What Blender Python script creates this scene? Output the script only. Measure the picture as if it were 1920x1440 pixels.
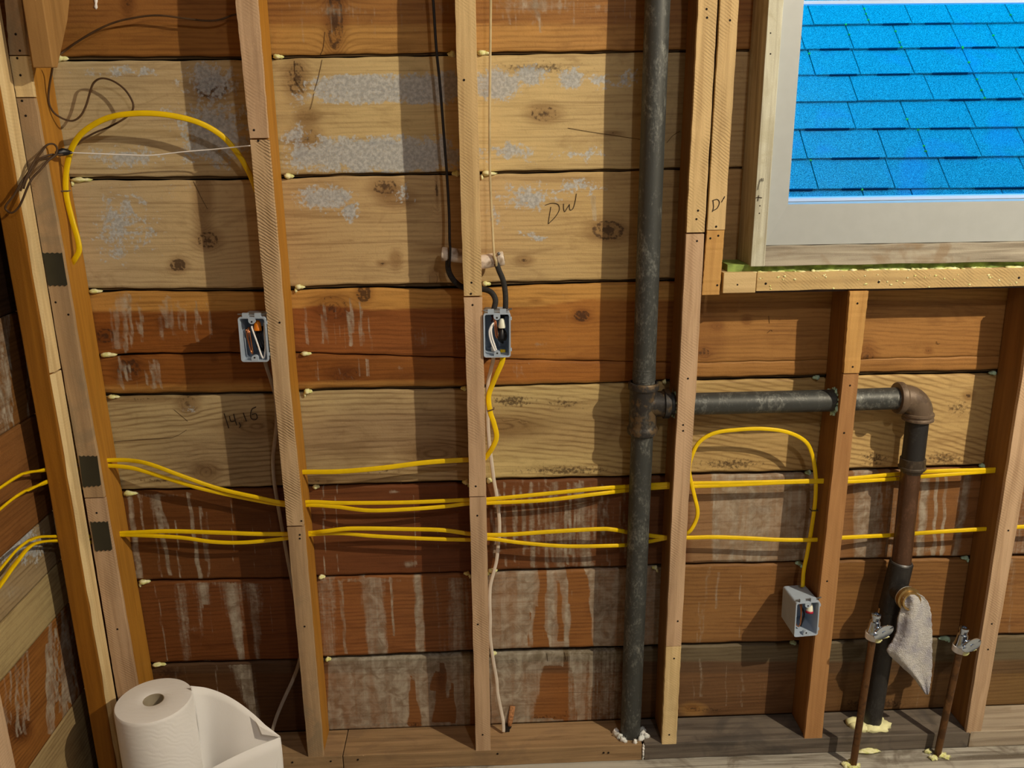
import bpy, math, random
import numpy as np
from mathutils import Vector, Matrix
for o in list(bpy.data.objects): bpy.data.objects.remove(o)
SC = bpy.context.scene
COL = SC.collection
random.seed(7)

# ---------------------------------------------------------------- camera
FPX = 1611.0
_pi, _ya, _ro = np.radians([16.5394, 2.1053, 0.6961])
CAM = np.array([0.0, -1.7409, 1.3655])
_cy, _sy, _cp, _sp, _cr, _sr = np.cos(_ya), np.sin(_ya), np.cos(_pi), np.sin(_pi), np.cos(_ro), np.sin(_ro)
FW = np.array([_sy*_cp, _cy*_cp, -_sp]); _u0 = np.array([_sy*_sp, _cy*_sp, _cp]); _r0 = np.array([_cy, -_sy, 0.0])
RT = _r0*_cr - _u0*_sr; UPV = _r0*_sr + _u0*_cr
cd = bpy.data.cameras.new('camera'); cam = bpy.data.objects.new('camera', cd); COL.objects.link(cam)
cd.sensor_width = 36.0; cd.lens = FPX/1920*36; cd.clip_start = 0.05; cd.clip_end = 100
M = Matrix.Identity(4)
for i in range(3):
    M[i][0] = RT[i]; M[i][1] = UPV[i]; M[i][2] = -FW[i]; M[i][3] = CAM[i]
cam.matrix_world = M; SC.camera = cam

# ---------------------------------------------------------------- world, light, exposure
w = bpy.data.worlds.new('dusk_sky'); SC.world = w; w.use_nodes = True
bg = w.node_tree.nodes['Background']; bg.inputs[0].default_value = (0.0, 0.50, 1.0, 1); bg.inputs[1].default_value = 2.5
def lamp(name, loc, power, color, r):
    l = bpy.data.lights.new(name, 'POINT'); l.energy = power; l.color = color; l.shadow_soft_size = r
    o = bpy.data.objects.new(name, l); o.location = loc; COL.objects.link(o); return o
lamp('ceiling_bulb', (1.85, -1.59, 2.38), 200, (1.0, 0.835, 0.60), 0.016)
lamp('ceiling_bulb_second', (0.62, -2.2, 2.38), 26, (1.0, 0.90, 0.80), 0.05)
SC.view_settings.view_transform = 'Standard'; SC.view_settings.look = 'None'
SC.view_settings.exposure = 0.12; SC.view_settings.gamma = 1.0; SC.view_settings.use_curve_mapping = False
SC.cycles.use_denoising = True
SC.cycles.max_bounces = 8; SC.cycles.diffuse_bounces = 5

# ---------------------------------------------------------------- helpers
def U(u, v, Y=None, X=None, Z=None):
    d = FW + RT*(u-960)/FPX + UPV*(720-v)/FPX
    if Y is not None: t = (Y-CAM[1])/d[1]
    elif X is not None: t = (X-CAM[0])/d[0]
    else: t = (Z-CAM[2])/d[2]
    return Vector(CAM + d*t)
def PX(P):
    q = np.asarray(P, float) - CAM; d = q@FW
    return 960+FPX*(q@RT)/d, 720-FPX*(q@UPV)/d
def lin(c):
    c = c/255.0
    return c/12.92 if c <= 0.04045 else ((c+0.055)/1.055)**2.4
WH = [0.80, 0.665, 0.515]
def alb(rgb, k=0.80):
    a = [lin(rgb[i])/WH[i]*k for i in range(3)]
    a[1] *= 1+.055*max(0, a[0]-a[2])/(a[0]+1e-3)
    l = 0.3*a[0]+0.55*a[1]+0.15*a[2]; f = (max(l, .004)/0.55)**0.20
    return tuple(max(.002, min(0.90, (l+(x-l)*1.02)*f)) for x in a)

class MB:
    def __init__(s): s.v = []; s.f = []; s.m = []
    def add(s, vs, fs, m=0):
        b = len(s.v); s.v += [tuple(p) for p in vs]; s.f += [tuple(b+i for i in f) for f in fs]; s.m += [m]*len(fs); return b
    def hexa(s, p, m=0):   # p: 8 points, bottom loop then top loop
        s.add(p, [(3,2,1,0),(4,5,6,7),(0,1,5,4),(1,2,6,5),(2,3,7,6),(3,0,4,7)], m)
    def box(s, x0,x1,y0,y1,z0,z1, m=0):
        s.hexa([(x0,y0,z0),(x1,y0,z0),(x1,y1,z0),(x0,y1,z0),(x0,y0,z1),(x1,y0,z1),(x1,y1,z1),(x0,y1,z1)], m)
    def loft(s, rings, m=0, cap=True, closed=True):
        n = len(rings[0]); b = len(s.v)
        for r in rings: s.v += [tuple(p) for p in r]
        k = 0
        for i in range(len(rings)-1):
            for j in range(n if closed else n-1):
                a = b+i*n+j; c = b+i*n+(j+1)%n
                s.f.append((a, c, c+n, a+n)); s.m.append(m)
        if cap and closed:
            s.f.append(tuple(b+j for j in reversed(range(n)))); s.m.append(m)
            s.f.append(tuple(b+(len(rings)-1)*n+j for j in range(n))); s.m.append(m)
    def tube(s, pts, w, t=None, seg=10, m=0, twist=None, ref=(0,1,0), expo=1.0):
        """w: half width (number or list), t: half thickness along ref"""
        P = [Vector(p) for p in pts]; N = len(P); rings = []
        ref = Vector(ref); last = None
        for i in range(N):
            T = (P[min(i+1,N-1)] - P[max(i-1,0)]).normalized()
            a = T.cross(ref)
            if a.length < 0.15: a = last if last is not None else T.orthogonal()
            a = (a - T*a.dot(T)).normalized()
            if last is not None and a.dot(last) < 0: a = -a
            last = a; b = T.cross(a).normalized()
            if twist: 
                th = twist[i] if isinstance(twist, list) else twist
                a2 = a*math.cos(th)+b*math.sin(th); b = -a*math.sin(th)+b*math.cos(th); a = a2
            wi = w[i] if isinstance(w, (list, tuple)) else w
            ti = wi if t is None else (t[i] if isinstance(t,(list,tuple)) else t)
            rr = []
            for k in range(seg):
                an = 2*math.pi*k/seg; c, sn = math.cos(an), math.sin(an)
                c = math.copysign(abs(c)**expo, c); sn = math.copysign(abs(sn)**expo, sn)
                rr.append(P[i]+a*wi*c+b*ti*sn)
            rings.append(rr)
        s.loft(rings, m)
    def lathe(s, base, axis, prof, seg=28, m=0, cap=True):
        A = Vector(axis).normalized(); a = A.orthogonal().normalized(); b = A.cross(a); B = Vector(base)
        s.loft([[B+A*h+(a*math.cos(2*math.pi*k/seg)+b*math.sin(2*math.pi*k/seg))*r for k in range(seg)] for h, r in prof], m, cap)
    def blob(s, c, r, seed=0, n=9, k=12, amp=0.25, m=0):
        rg = random.Random(seed); c = Vector(c); ph = [rg.uniform(0,6.3) for _ in range(8)]
        rings = []
        for i in range(n+1):
            th = math.pi*i/n
            ring = []
            for j in range(k):
                p = 2*math.pi*j/k
                x, y, z = math.sin(th)*math.cos(p), math.sin(th)*math.sin(p), math.cos(th)
                f = 1+amp*(math.sin(3*x+ph[0])*math.sin(4*y+ph[1])+0.6*math.sin(7*z+ph[2])*math.sin(6*x+ph[3])+0.4*math.sin(9*y+ph[4]+5*z))
                ring.append((c.x+r[0]*x*f, c.y+r[1]*y*f, c.z+r[2]*z*f))
            rings.append(ring)
        s.loft(rings, m)
    def obj(s, name, mats, parent=None, loc=None, smooth=False, bevel=0, auto=None):
        me = bpy.data.meshes.new(name)
        o = bpy.data.objects.new(name, me); COL.objects.link(o)
        off = Vector((0,0,0))
        if parent is not None:
            o.parent = parent; off = WLOC.get(parent, Vector((0,0,0)))
        WL = off
        if parent is None and loc is not None:
            off = Vector(loc); o.location = off; WL = off
        WLOC[o] = WL
        vs = np.array(s.v, float) - np.array(off)
        me.from_pydata([tuple(v) for v in vs], [], s.f)
        if not isinstance(mats, (list, tuple)): mats = [mats]
        for mt in mats: me.materials.append(mt)
        me.polygons.foreach_set('material_index', s.m)
        me.update()
        bmesh_fix(me)
        if smooth:
            me.polygons.foreach_set('use_smooth', [True]*len(me.polygons))
            if auto: 
                md = o.modifiers.new('edge', 'EDGE_SPLIT'); md.split_angle = math.radians(auto)
        if bevel:
            md = o.modifiers.new('bevel', 'BEVEL'); md.width = bevel; md.segments = 2; md.limit_method = 'ANGLE'; md.angle_limit = math.radians(50)
        return o
def bmesh_fix(me):
    import bmesh
    b = bmesh.new(); b.from_mesh(me); bmesh.ops.recalc_face_normals(b, faces=b.faces); b.to_mesh(me); b.free()
WLOC = {}
def tag(o, label=None, cat=None, group=None, kind=None):
    if label: o['label'] = label
    if cat: o['category'] = cat
    if group: o['group'] = group
    if kind: o['kind'] = kind
    return o
def thing(name, label, cat, loc, group=None):
    o = bpy.data.objects.new(name, None); COL.objects.link(o); o.location = loc; WLOC[o] = Vector(loc)
    o.empty_display_size = 0.05
    return tag(o, label, cat, group)
def spline(pts, n=8):
    """Catmull-Rom through tuples of any length"""
    P = [np.array(p, float) for p in pts]; P = [2*P[0]-P[1]] + P + [2*P[-1]-P[-2]]
    out = []
    for i in range(1, len(P)-2):
        for k in range(n):
            t = k/n
            a, b, c, d = P[i-1], P[i], P[i+1], P[i+2]
            out.append(0.5*((2*b)+(-a+c)*t+(2*a-5*b+4*c-d)*t*t+(-a+3*b-3*c+d)*t**3))
    out.append(P[-2]); return out

# ---------------------------------------------------------------- node helpers
class NT:
    def __init__(s, name):
        s.mat = bpy.data.materials.new(name); s.mat.use_nodes = True; s.t = s.mat.node_tree; s.b = s.t.nodes['Principled BSDF']
    def n(s, ty, **kw):
        x = s.t.nodes.new(ty)
        for k, v in kw.items(): setattr(x, k, v)
        return x
    def L(s, a, b): s.t.links.new(a, b)
    def set(s, sock, v):
        if hasattr(v, 'is_linked') or isinstance(v, bpy.types.NodeSocket): s.L(v, sock)
        else: sock.default_value = v
    def math(s, op, a, b=0.0, clamp=False):
        x = s.n('ShaderNodeMath', operation=op, use_clamp=clamp); s.set(x.inputs[0], a); s.set(x.inputs[1], b); return x.outputs[0]
    def ramp01(s, v, lo, hi):
        x = s.n('ShaderNodeMapRange', interpolation_type='SMOOTHSTEP'); s.set(x.inputs[0], v); x.inputs[1].default_value = lo; x.inputs[2].default_value = hi; return x.outputs[0]
    def mix(s, f, a, b, mode='MIX'):
        x = s.n('ShaderNodeMix', data_type='RGBA', blend_type=mode)
        s.set(x.inputs[0], f)
        for sock, v in ((x.inputs[6], a), (x.inputs[7], b)):
            if isinstance(v, tuple): sock.default_value = (*v[:3], 1)
            else: s.L(v, sock)
        return x.outputs[2]
    def coord(s, scale=(1,1,1), rand=True, rot=(0,0,0)):
        tc = s.n('ShaderNodeTexCoord'); mp = s.n('ShaderNodeMapping'); mp.inputs['Scale'].default_value = scale; mp.inputs['Rotation'].default_value = rot
        s.L(tc.outputs['Object'], mp.inputs[0])
        if rand:
            oi = s.n('ShaderNodeObjectInfo'); cb = s.n('ShaderNodeCombineXYZ'); r = s.math('MULTIPLY', oi.outputs['Random'], 37.0)
            for i in range(3): s.L(r, cb.inputs[i])
            s.L(cb.outputs[0], mp.inputs['Location'])
        return mp.outputs[0]
    def noise(s, vec, scale=1.0, detail=3.0, rough=0.5, dist=0.0):
        x = s.n('ShaderNodeTexNoise'); s.L(vec, x.inputs['Vector']); x.inputs['Scale'].default_value = scale; x.inputs['Detail'].default_value = detail
        x.inputs['Roughness'].default_value = rough; x.inputs['Distortion'].default_value = dist; return x.outputs['Fac']
    def bump(s, h, strength, dist=0.001):
        x = s.n('ShaderNodeBump'); x.inputs['Strength'].default_value = strength; x.inputs['Distance'].default_value = dist; s.L(h, x.inputs['Height']); s.L(x.outputs[0], s.b.inputs['Normal'])
    def fin(s, col, rough=0.8, metal=0.0, spec=0.3):
        if isinstance(col, tuple): s.b.inputs['Base Color'].default_value = (*col[:3], 1)
        else: s.L(col, s.b.inputs['Base Color'])
        s.set(s.b.inputs['Roughness'], rough); s.b.inputs['Metallic'].default_value = metal; s.b.inputs['Specular IOR Level'].default_value = spec
        return s.mat
MATS = {}
def plain(name, rgb, rough=0.5, metal=0.0, spec=0.4, var=0.15, sc=40, raw=False):
    if name in MATS: return MATS[name]
    t = NT(name); c = rgb if raw else alb(rgb)
    v = t.noise(t.coord(), sc, 3)
    d = tuple(x*(1-var) for x in c); l = tuple(min(1, x*(1+var)) for x in c)
    MATS[name] = t.fin(t.mix(t.ramp01(v, .3, .7), d, l), rough, metal, spec); return MATS[name]
def wood(name, base, dark, axis='z', saw=0.0, stain=None, rough=0.78, grainamp=0.5, speck=0.3):
    """framing lumber: grain along axis, optional diagonal saw marks"""
    t = NT(name); sc = {'z': (70,70,3.0), 'x': (3.0,70,70)}[axis]
    g = t.noise(t.coord(sc), 1.0, 4, .6, .6)
    big = t.noise(t.coord({'z': (14,14,2.2), 'x': (2.2,14,14)}[axis]), 1.0, 3, .55, 1.2)
    fine = t.noise(t.coord((420,420,420)), 1.0, 2, .7)
    b, d = alb(base), alb(dark)
    c = t.mix(t.math('MULTIPLY', t.ramp01(g, .35, .75), grainamp), b, d)
    c = t.mix(t.math('MULTIPLY', t.ramp01(big, .50, .78), .55), c, tuple(x*.62 for x in b))
    c = t.mix(t.math('MULTIPLY', t.ramp01(big, .48, .25), .35), c, tuple(min(.95, x*1.22) for x in b))
    if speck: c = t.mix(t.math('MULTIPLY', t.ramp01(fine, .60, .75), speck), c, tuple(min(.95, x*1.5) for x in b))
    h = t.math('ADD', g, t.math('MULTIPLY', fine, .6))
    if saw:
        wv = t.n('ShaderNodeTexWave', wave_type='BANDS', bands_direction='Z', wave_profile='SIN')
        cx = t.coord((1,1,1), rot=(0, math.radians(-36), 0)); t.L(cx, wv.inputs['Vector'])
        wv.inputs['Scale'].default_value = 62; wv.inputs['Distortion'].default_value = 5.0; wv.inputs['Detail'].default_value = 2; wv.inputs['Detail Scale'].default_value = .5
        brk = t.noise(t.coord((30,30,8)), 1.0, 2)
        sm = t.math('MULTIPLY', t.math('POWER', wv.outputs['Fac'], 2.0), t.ramp01(brk, .38, .68))
        c = t.mix(t.math('MULTIPLY', sm, saw*.8), c, tuple(x*.6 for x in d))
        h = t.math('SUBTRACT', h, t.math('MULTIPLY', sm, saw*1.5))
    if stain: c = t.mix(t.math('MULTIPLY', t.ramp01(t.noise(t.coord((9,9,9)), 1.0, 4, .6, 1.0), .5, .65), stain[1]), c, alb(stain[0]))
    t.bump(h, .45, .0012)
    return t.fin(c, rough, 0, .25)

W_STRIP = wood('sawn_strip_pink', (206,160,118), (150,104,66), saw=.30)
W_SAWN = wood('sawn_strip_diagonal', (206,162,116), (150,106,64), saw=1.0)
W_LIGHT = wood('pale_strip', (226,184,126), (186,138,84), saw=.12)
W_PINK = wood('pink_strip_rough', (192,148,104), (132,92,58), saw=.1, stain=((140,120,90), .4))
W_STUD = wood('orange_fir_stud', (190,122,44), (146,84,26), grainamp=.45, speck=.06, rough=.6)
W_STUDD = wood('brown_fir_stud', (158,102,50), (108,64,28), grainamp=.45, speck=.06, rough=.6)
W_POST = wood('amber_fir_post', (170,102,32), (120,64,18), grainamp=.5, speck=.08, rough=.5)
W_RED = wood('reddish_strip', (188,128,76), (150,92,50), saw=.08, speck=.15)
W_AMB = wood('amber_strip', (206,146,80), (170,110,56), saw=.05, speck=.1)
W_TWIN = wood('tan_sawn_strip', (212,168,112), (166,120,72), saw=.45)
W_PLATE = wood('sill_plate_pink', (178,134,90), (112,78,48), axis='x', grainamp=.65, stain=((128,96,70), .3))
W_PLATED = wood('sill_plate_grey', (128,108,88), (76,62,50), axis='x', grainamp=.8, stain=((84,74,64), .6))
W_PLATEL = wood('sill_plate_weathered', (186,158,126), (120,94,70), axis='x', grainamp=.8, stain=((150,120,88), .5))
W_FLOOR = wood('weathered_subfloor', (190,172,146), (98,78,58), axis='x', grainamp=.9, stain=((104,82,60), .6))
W_SILL = wood('rough_sill_wood', (206,162,104), (160,114,66), axis='x', saw=.4, stain=((170,140,96), .3))
W_OLD = wood('weathered_casing', (184,162,132), (120,100,78), axis='x', grainamp=.85, stain=((150,112,74), .55))
W_OLDV = wood('weathered_casing_upright', (206,190,156), (150,130,100), axis='z', grainamp=.8, stain=((176,156,116), .5))
HOLE = plain('nail_hole_dark', (40,24,14), .9, var=.1)
YEL = plain('yellow_cable_sheath', (.88,.61,.0), .42, spec=.45, var=.05, raw=True)
BLKC = plain('black_cloth_cable', (52,46,40), .7, var=.3, sc=300)
BLKW = plain('black_old_wire', (44,34,28), .6, var=.3)
BRNW = plain('brown_old_wire', (92,60,34), .6, var=.25)
WHTC = plain('cream_cable_sheath', (216,190,160), .5, var=.05)
TANW = plain('tan_old_wire', (190,158,110), .6, var=.15)
GRYC = plain('grey_beige_cable', (172,148,124), .5, var=.08)
PVC = plain('grey_plastic_box', (172,173,170), .45, var=.04)
INK = plain('pencil_mark', (66,48,34), .9, var=.1)
COPW = plain('bare_copper_wire', (220,130,80), .3, 1.0, .5, var=.1)
WHTW = plain('white_wire', (236,226,214), .4, var=.04)
BLKI = plain('black_wire_insulation', (34,32,34), .4, var=.1)
ORNG = plain('orange_wire_nut', (226,116,20), .4, var=.06)
REDP = plain('red_wire_nut_rim', (196,40,60), .4, var=.06)
CREM = plain('cream_wire_nut', (232,216,180), .4, var=.05)
FOAM = NT('cured_foam')
_n = FOAM.noise(FOAM.coord((120,120,120)), 1.0, 3)
FOAM.bump(_n, .6, .002); FOAM = FOAM.fin(FOAM.mix(FOAM.ramp01(_n, .35, .65), alb((216,200,118)), alb((246,234,158))), .7, 0, .3)
FOAMG = plain('green_tinted_foam', (140,150,70), .7, var=.35, sc=60)
FOAMT = plain('pale_green_foam', (176,196,160), .7, var=.2, sc=60)
PLATE = plain('dark_steel_nail_plate', (78,70,52), .5, .35, .5, var=.05)
STEEL = plain('dull_steel', (140,130,118), .4, .8, .5, var=.15)
PORC = NT('dirty_porcelain'); _n = PORC.noise(PORC.coord((50,50,50)), 1.0, 3); PORC = PORC.fin(PORC.mix(PORC.ramp01(_n, .45, .7), alb((224,196,166)), alb((160,128,98))), .4, 0, .5)
def pipemat(name, base, mark, rust=None, metal=.3, rough=.5):
    t = NT(name); v = t.coord((34,34,17)); a = t.noise(v, 1.0, 5, .66, 1.0); f = t.noise(t.coord((260,260,140)), 1.0, 3, .7)
    c = t.mix(t.ramp01(t.math('ADD', a, t.math('MULTIPLY', t.math('SUBTRACT', f, .5), .7)), .48, .84), alb(base), alb(mark))
    if rust: c = t.mix(t.math('MULTIPLY', t.ramp01(t.noise(t.coord((40,40,40)), 1.0, 4, .6), .5, .62), .8), c, alb(rust))
    t.bump(t.math('ADD', a, f), .35, .0008)
    return t.fin(c, rough, metal, .5)
PIPE = pipemat('black_iron_pipe', (80,76,66), (138,130,112))
FIT = pipemat('black_iron_fitting', (66,58,50), (118,106,88), rust=(124,92,58))
ELB = pipemat('rusty_iron_elbow', (122,94,70), (150,122,92), rust=(104,78,58), metal=.2)
DRN = pipemat('brown_drain_pipe', (104,66,42), (128,84,58), metal=.3, rough=.4)
DRB = pipemat('black_drain_pipe', (58,52,46), (84,76,66), metal=.2, rough=.45)
COPP = pipemat('aged_copper_pipe', (128,82,46), (152,102,62), rust=(100,64,38), metal=.6, rough=.4)
BRASS = pipemat('tarnished_brass', (176,132,76), (206,166,108), metal=.8, rough=.35)
CHROME = plain('chrome', (200,196,190), .12, 1.0, .5, var=.02)
PAPER = NT('paper_towel'); _c = PAPER.coord((1,1,1))
_w1 = PAPER.n('ShaderNodeTexVoronoi', feature='DISTANCE_TO_EDGE'); PAPER.L(_c, _w1.inputs['Vector']); _w1.inputs['Scale'].default_value = 38
_w2 = PAPER.n('ShaderNodeTexWave', wave_type='RINGS'); PAPER.L(_c, _w2.inputs['Vector']); _w2.inputs['Scale'].default_value = 34; _w2.inputs['Distortion'].default_value = 9; _w2.inputs['Detail'].default_value = 1
_h = PAPER.math('ADD', PAPER.math('MULTIPLY', _w2.outputs['Fac'], .5), PAPER.math('MULTIPLY', PAPER.noise(PAPER.coord((500,500,500)), 1.0, 2), .35))
PAPER.bump(_h, .22, .0016); PAPER = PAPER.fin(alb((236,222,206), .84), .85, 0, .2)
PAPERS = NT('paper_towel_sheet'); PAPERS.bump(PAPERS.noise(PAPERS.coord((500,500,500)), 1.0, 2), .15, .001); PAPERS = PAPERS.fin(alb((232,218,204), .82), .85, 0, .2)
CARD = plain('cardboard_core', (176,150,116), .8, var=.08)
TERRY = NT('white_terry_cloth'); _n = TERRY.noise(TERRY.coord((330,330,330)), 1.0, 3, .7); _n2 = TERRY.noise(TERRY.coord((26,26,26)), 1.0, 3)
TERRY.bump(_n, 1.0, .008); TERRY = TERRY.fin(TERRY.mix(TERRY.ramp01(_n2, .35, .7), alb((236,222,208)), alb((204,188,180))), .95, 0, .1)
WFRAME = plain('cream_vinyl_frame', (170,162,146), .45, var=.02)
GLASS = NT('window_glass'); GLASS.b.inputs['Transmission Weight'].default_value = 1.0; GLASS.b.inputs['IOR'].default_value = 1.0; GLASS = GLASS.fin((1,1,1), 0.0, 0, .0)

# ---------------------------------------------------------------- sheathing boards (the wall itself)
def sheath_mat():
    t = NT('old_sheathing_boards')
    at = lambda nm: t.n('ShaderNodeAttribute', attribute_name=nm)
    tone, m, g = at('tone'), at('mask'), at('grain')
    sep = t.n('ShaderNodeSeparateColor'); t.L(m.outputs['Color'], sep.inputs[0])
    R, G, B = sep.outputs; A = m.outputs['Alpha']; gr = g.outputs['Fac']
    C = t.n('ShaderNodeTexCoord').outputs['Object']
    def nz(sc, det=3, ro=.55, di=0.0):
        mp = t.n('ShaderNodeMapping'); mp.inputs['Scale'].default_value = sc; t.L(C, mp.inputs[0]); return t.noise(mp.outputs[0], 1.0, det, ro, di)
    fib = nz((4,4,170), 4, .6, .4)
    mid = nz((9,9,40), 3, .5, .5)
    spk = nz((150,150,150), 3, .6)
    spk2 = nz((330,330,330), 2, .6)
    blot = nz((38,38,38), 4, .6, .8)
    streak = nz((190,190,6), 3, .55, .3)
    # growth rings from the grain field
    ph = t.math('ADD', t.math('MULTIPLY', gr, 640.0), t.math('MULTIPLY', mid, 5.0))
    sn = t.math('MULTIPLY', t.math('ADD', t.math('SINE', ph), 1.0), .5)
    ring = t.math('MULTIPLY', t.math('POWER', sn, 2.5), t.ramp01(nz((7,7,22), 3), .28, .62))
    dk = t.mix(1.0, tone.outputs['Color'], (.46,.38,.32), 'MULTIPLY')
    lt = t.mix(1.0, tone.outputs['Color'], (1.22,1.2,1.16), 'MULTIPLY')
    c = t.mix(t.math('MULTIPLY', ring, t.math('MULTIPLY', A, 1.45)), tone.outputs['Color'], dk)
    c = t.mix(t.math('MULTIPLY', t.ramp01(fib, .50, .74), .62), c, dk)
    c = t.mix(t.math('MULTIPLY', t.ramp01(fib, .48, .25), .5), c, lt)
    c = t.mix(t.math('MULTIPLY', t.ramp01(blot, .55, .75), .22), c, dk)
    bigv = nz((5,5,16), 4, .6, 1.5); bigh = nz((2.2,2.2,60), 3, .6, .8)
    c = t.mix(t.math('MULTIPLY', t.ramp01(bigv, .52, .72), .42), c, dk)
    c = t.mix(t.math('MULTIPLY', t.ramp01(bigv, .48, .28), .40), c, lt)
    c = t.mix(t.math('MULTIPLY', t.ramp01(bigh, .54, .72), .35), c, dk)
    c = t.mix(t.math('MULTIPLY', t.ramp01(spk, .56, .70), .16), c, dk)
    # knots and mould specks
    kn = t.ramp01(t.math('ADD', B, t.math('MULTIPLY', t.math('SUBTRACT', spk, .5), .9)), .44, .68)
    c = t.mix(t.math('MULTIPLY', kn, .78), c, alb((74,44,26)))
    # grey paint remains
    e = t.math('ADD', R, t.math('MULTIPLY', t.math('SUBTRACT', blot, .5), .75)); e = t.math('ADD', e, t.math('MULTIPLY', t.math('SUBTRACT', spk, .5), .55))
    gm = t.math('MULTIPLY', t.ramp01(e, .42, .56), t.math('SUBTRACT', 1.0, t.math('MULTIPLY', t.ramp01(spk2, .60, .72), .55)))
    gcol = t.mix(t.ramp01(spk, .35, .7), alb((158,154,146)), alb((196,188,172)))
    c = t.mix(t.math('MULTIPLY', gm, .80), c, gcol)
    # white drips and wash
    e2 = t.math('ADD', G, t.math('MULTIPLY', t.math('SUBTRACT', streak, .5), .45)); e2 = t.math('ADD', e2, t.math('MULTIPLY', t.math('SUBTRACT', spk, .5), .35))
    wm = t.math('MULTIPLY', t.ramp01(e2, .34, .66), .74)
    wm = t.math('MULTIPLY', wm, t.math('SUBTRACT', 1.0, t.math('MULTIPLY', t.ramp01(fib, .48, .68), .30)))
    wm = t.math('MULTIPLY', wm, t.math('SUBTRACT', 1.0, t.math('MULTIPLY', t.ramp01(nz((46,46,3.5), 4, .6, .5), .62, .38), .45)))
    c = t.mix(wm, c, t.mix(t.ramp01(blot, .3, .7), alb((144,124,98)), alb((196,176,146))))
    t.bump(t.math('ADD', t.math('MULTIPLY', fib, .6), t.math('MULTIPLY', spk2, .5)), .5, .0014)
    return t.fin(c, t.math('ADD', .62, t.math('MULTIPLY', gm, .25)), 0, .3)
SHEATH = sheath_mat()

def ell(u, v, cx, cy, rx, ry, a=0.0):
    ca, sa = math.cos(a), math.sin(a); x = (u-cx)*ca+(v-cy)*sa; y = -(u-cx)*sa+(v-cy)*ca
    return np.clip(1-0.5*np.sqrt((x/rx)**2+(y/ry)**2), 0, 1)
def strip(u, v, x0, y0, x1, y1, w0, w1):
    t = np.clip((v-y0)/(y1-y0+1e-6), -1, 2); xc = x0+(x1-x0)*t; ww = w0+(w1-w0)*np.clip(t, 0, 1)
    xc = xc + 1.3*np.sin(v*.11+x0)
    d = np.abs(u-xc)/np.maximum(ww, .5)
    e = np.clip((v-y0)/5+1, 0, 1)*np.clip((y1-v)/5+1, 0, 1)
    return np.clip(1.15-0.5*d, 0, 1)*(e > .5)*np.clip(2.2-d, 0, 1)

class Board:
    def __init__(s, tone, ring=.35, feats=(), gz=1.0, cath=0.0, cx=0.0):
        s.tone, s.ring, s.feats, s.gz, s.cath, s.cx = tone, ring, feats, gz, cath, cx

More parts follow.
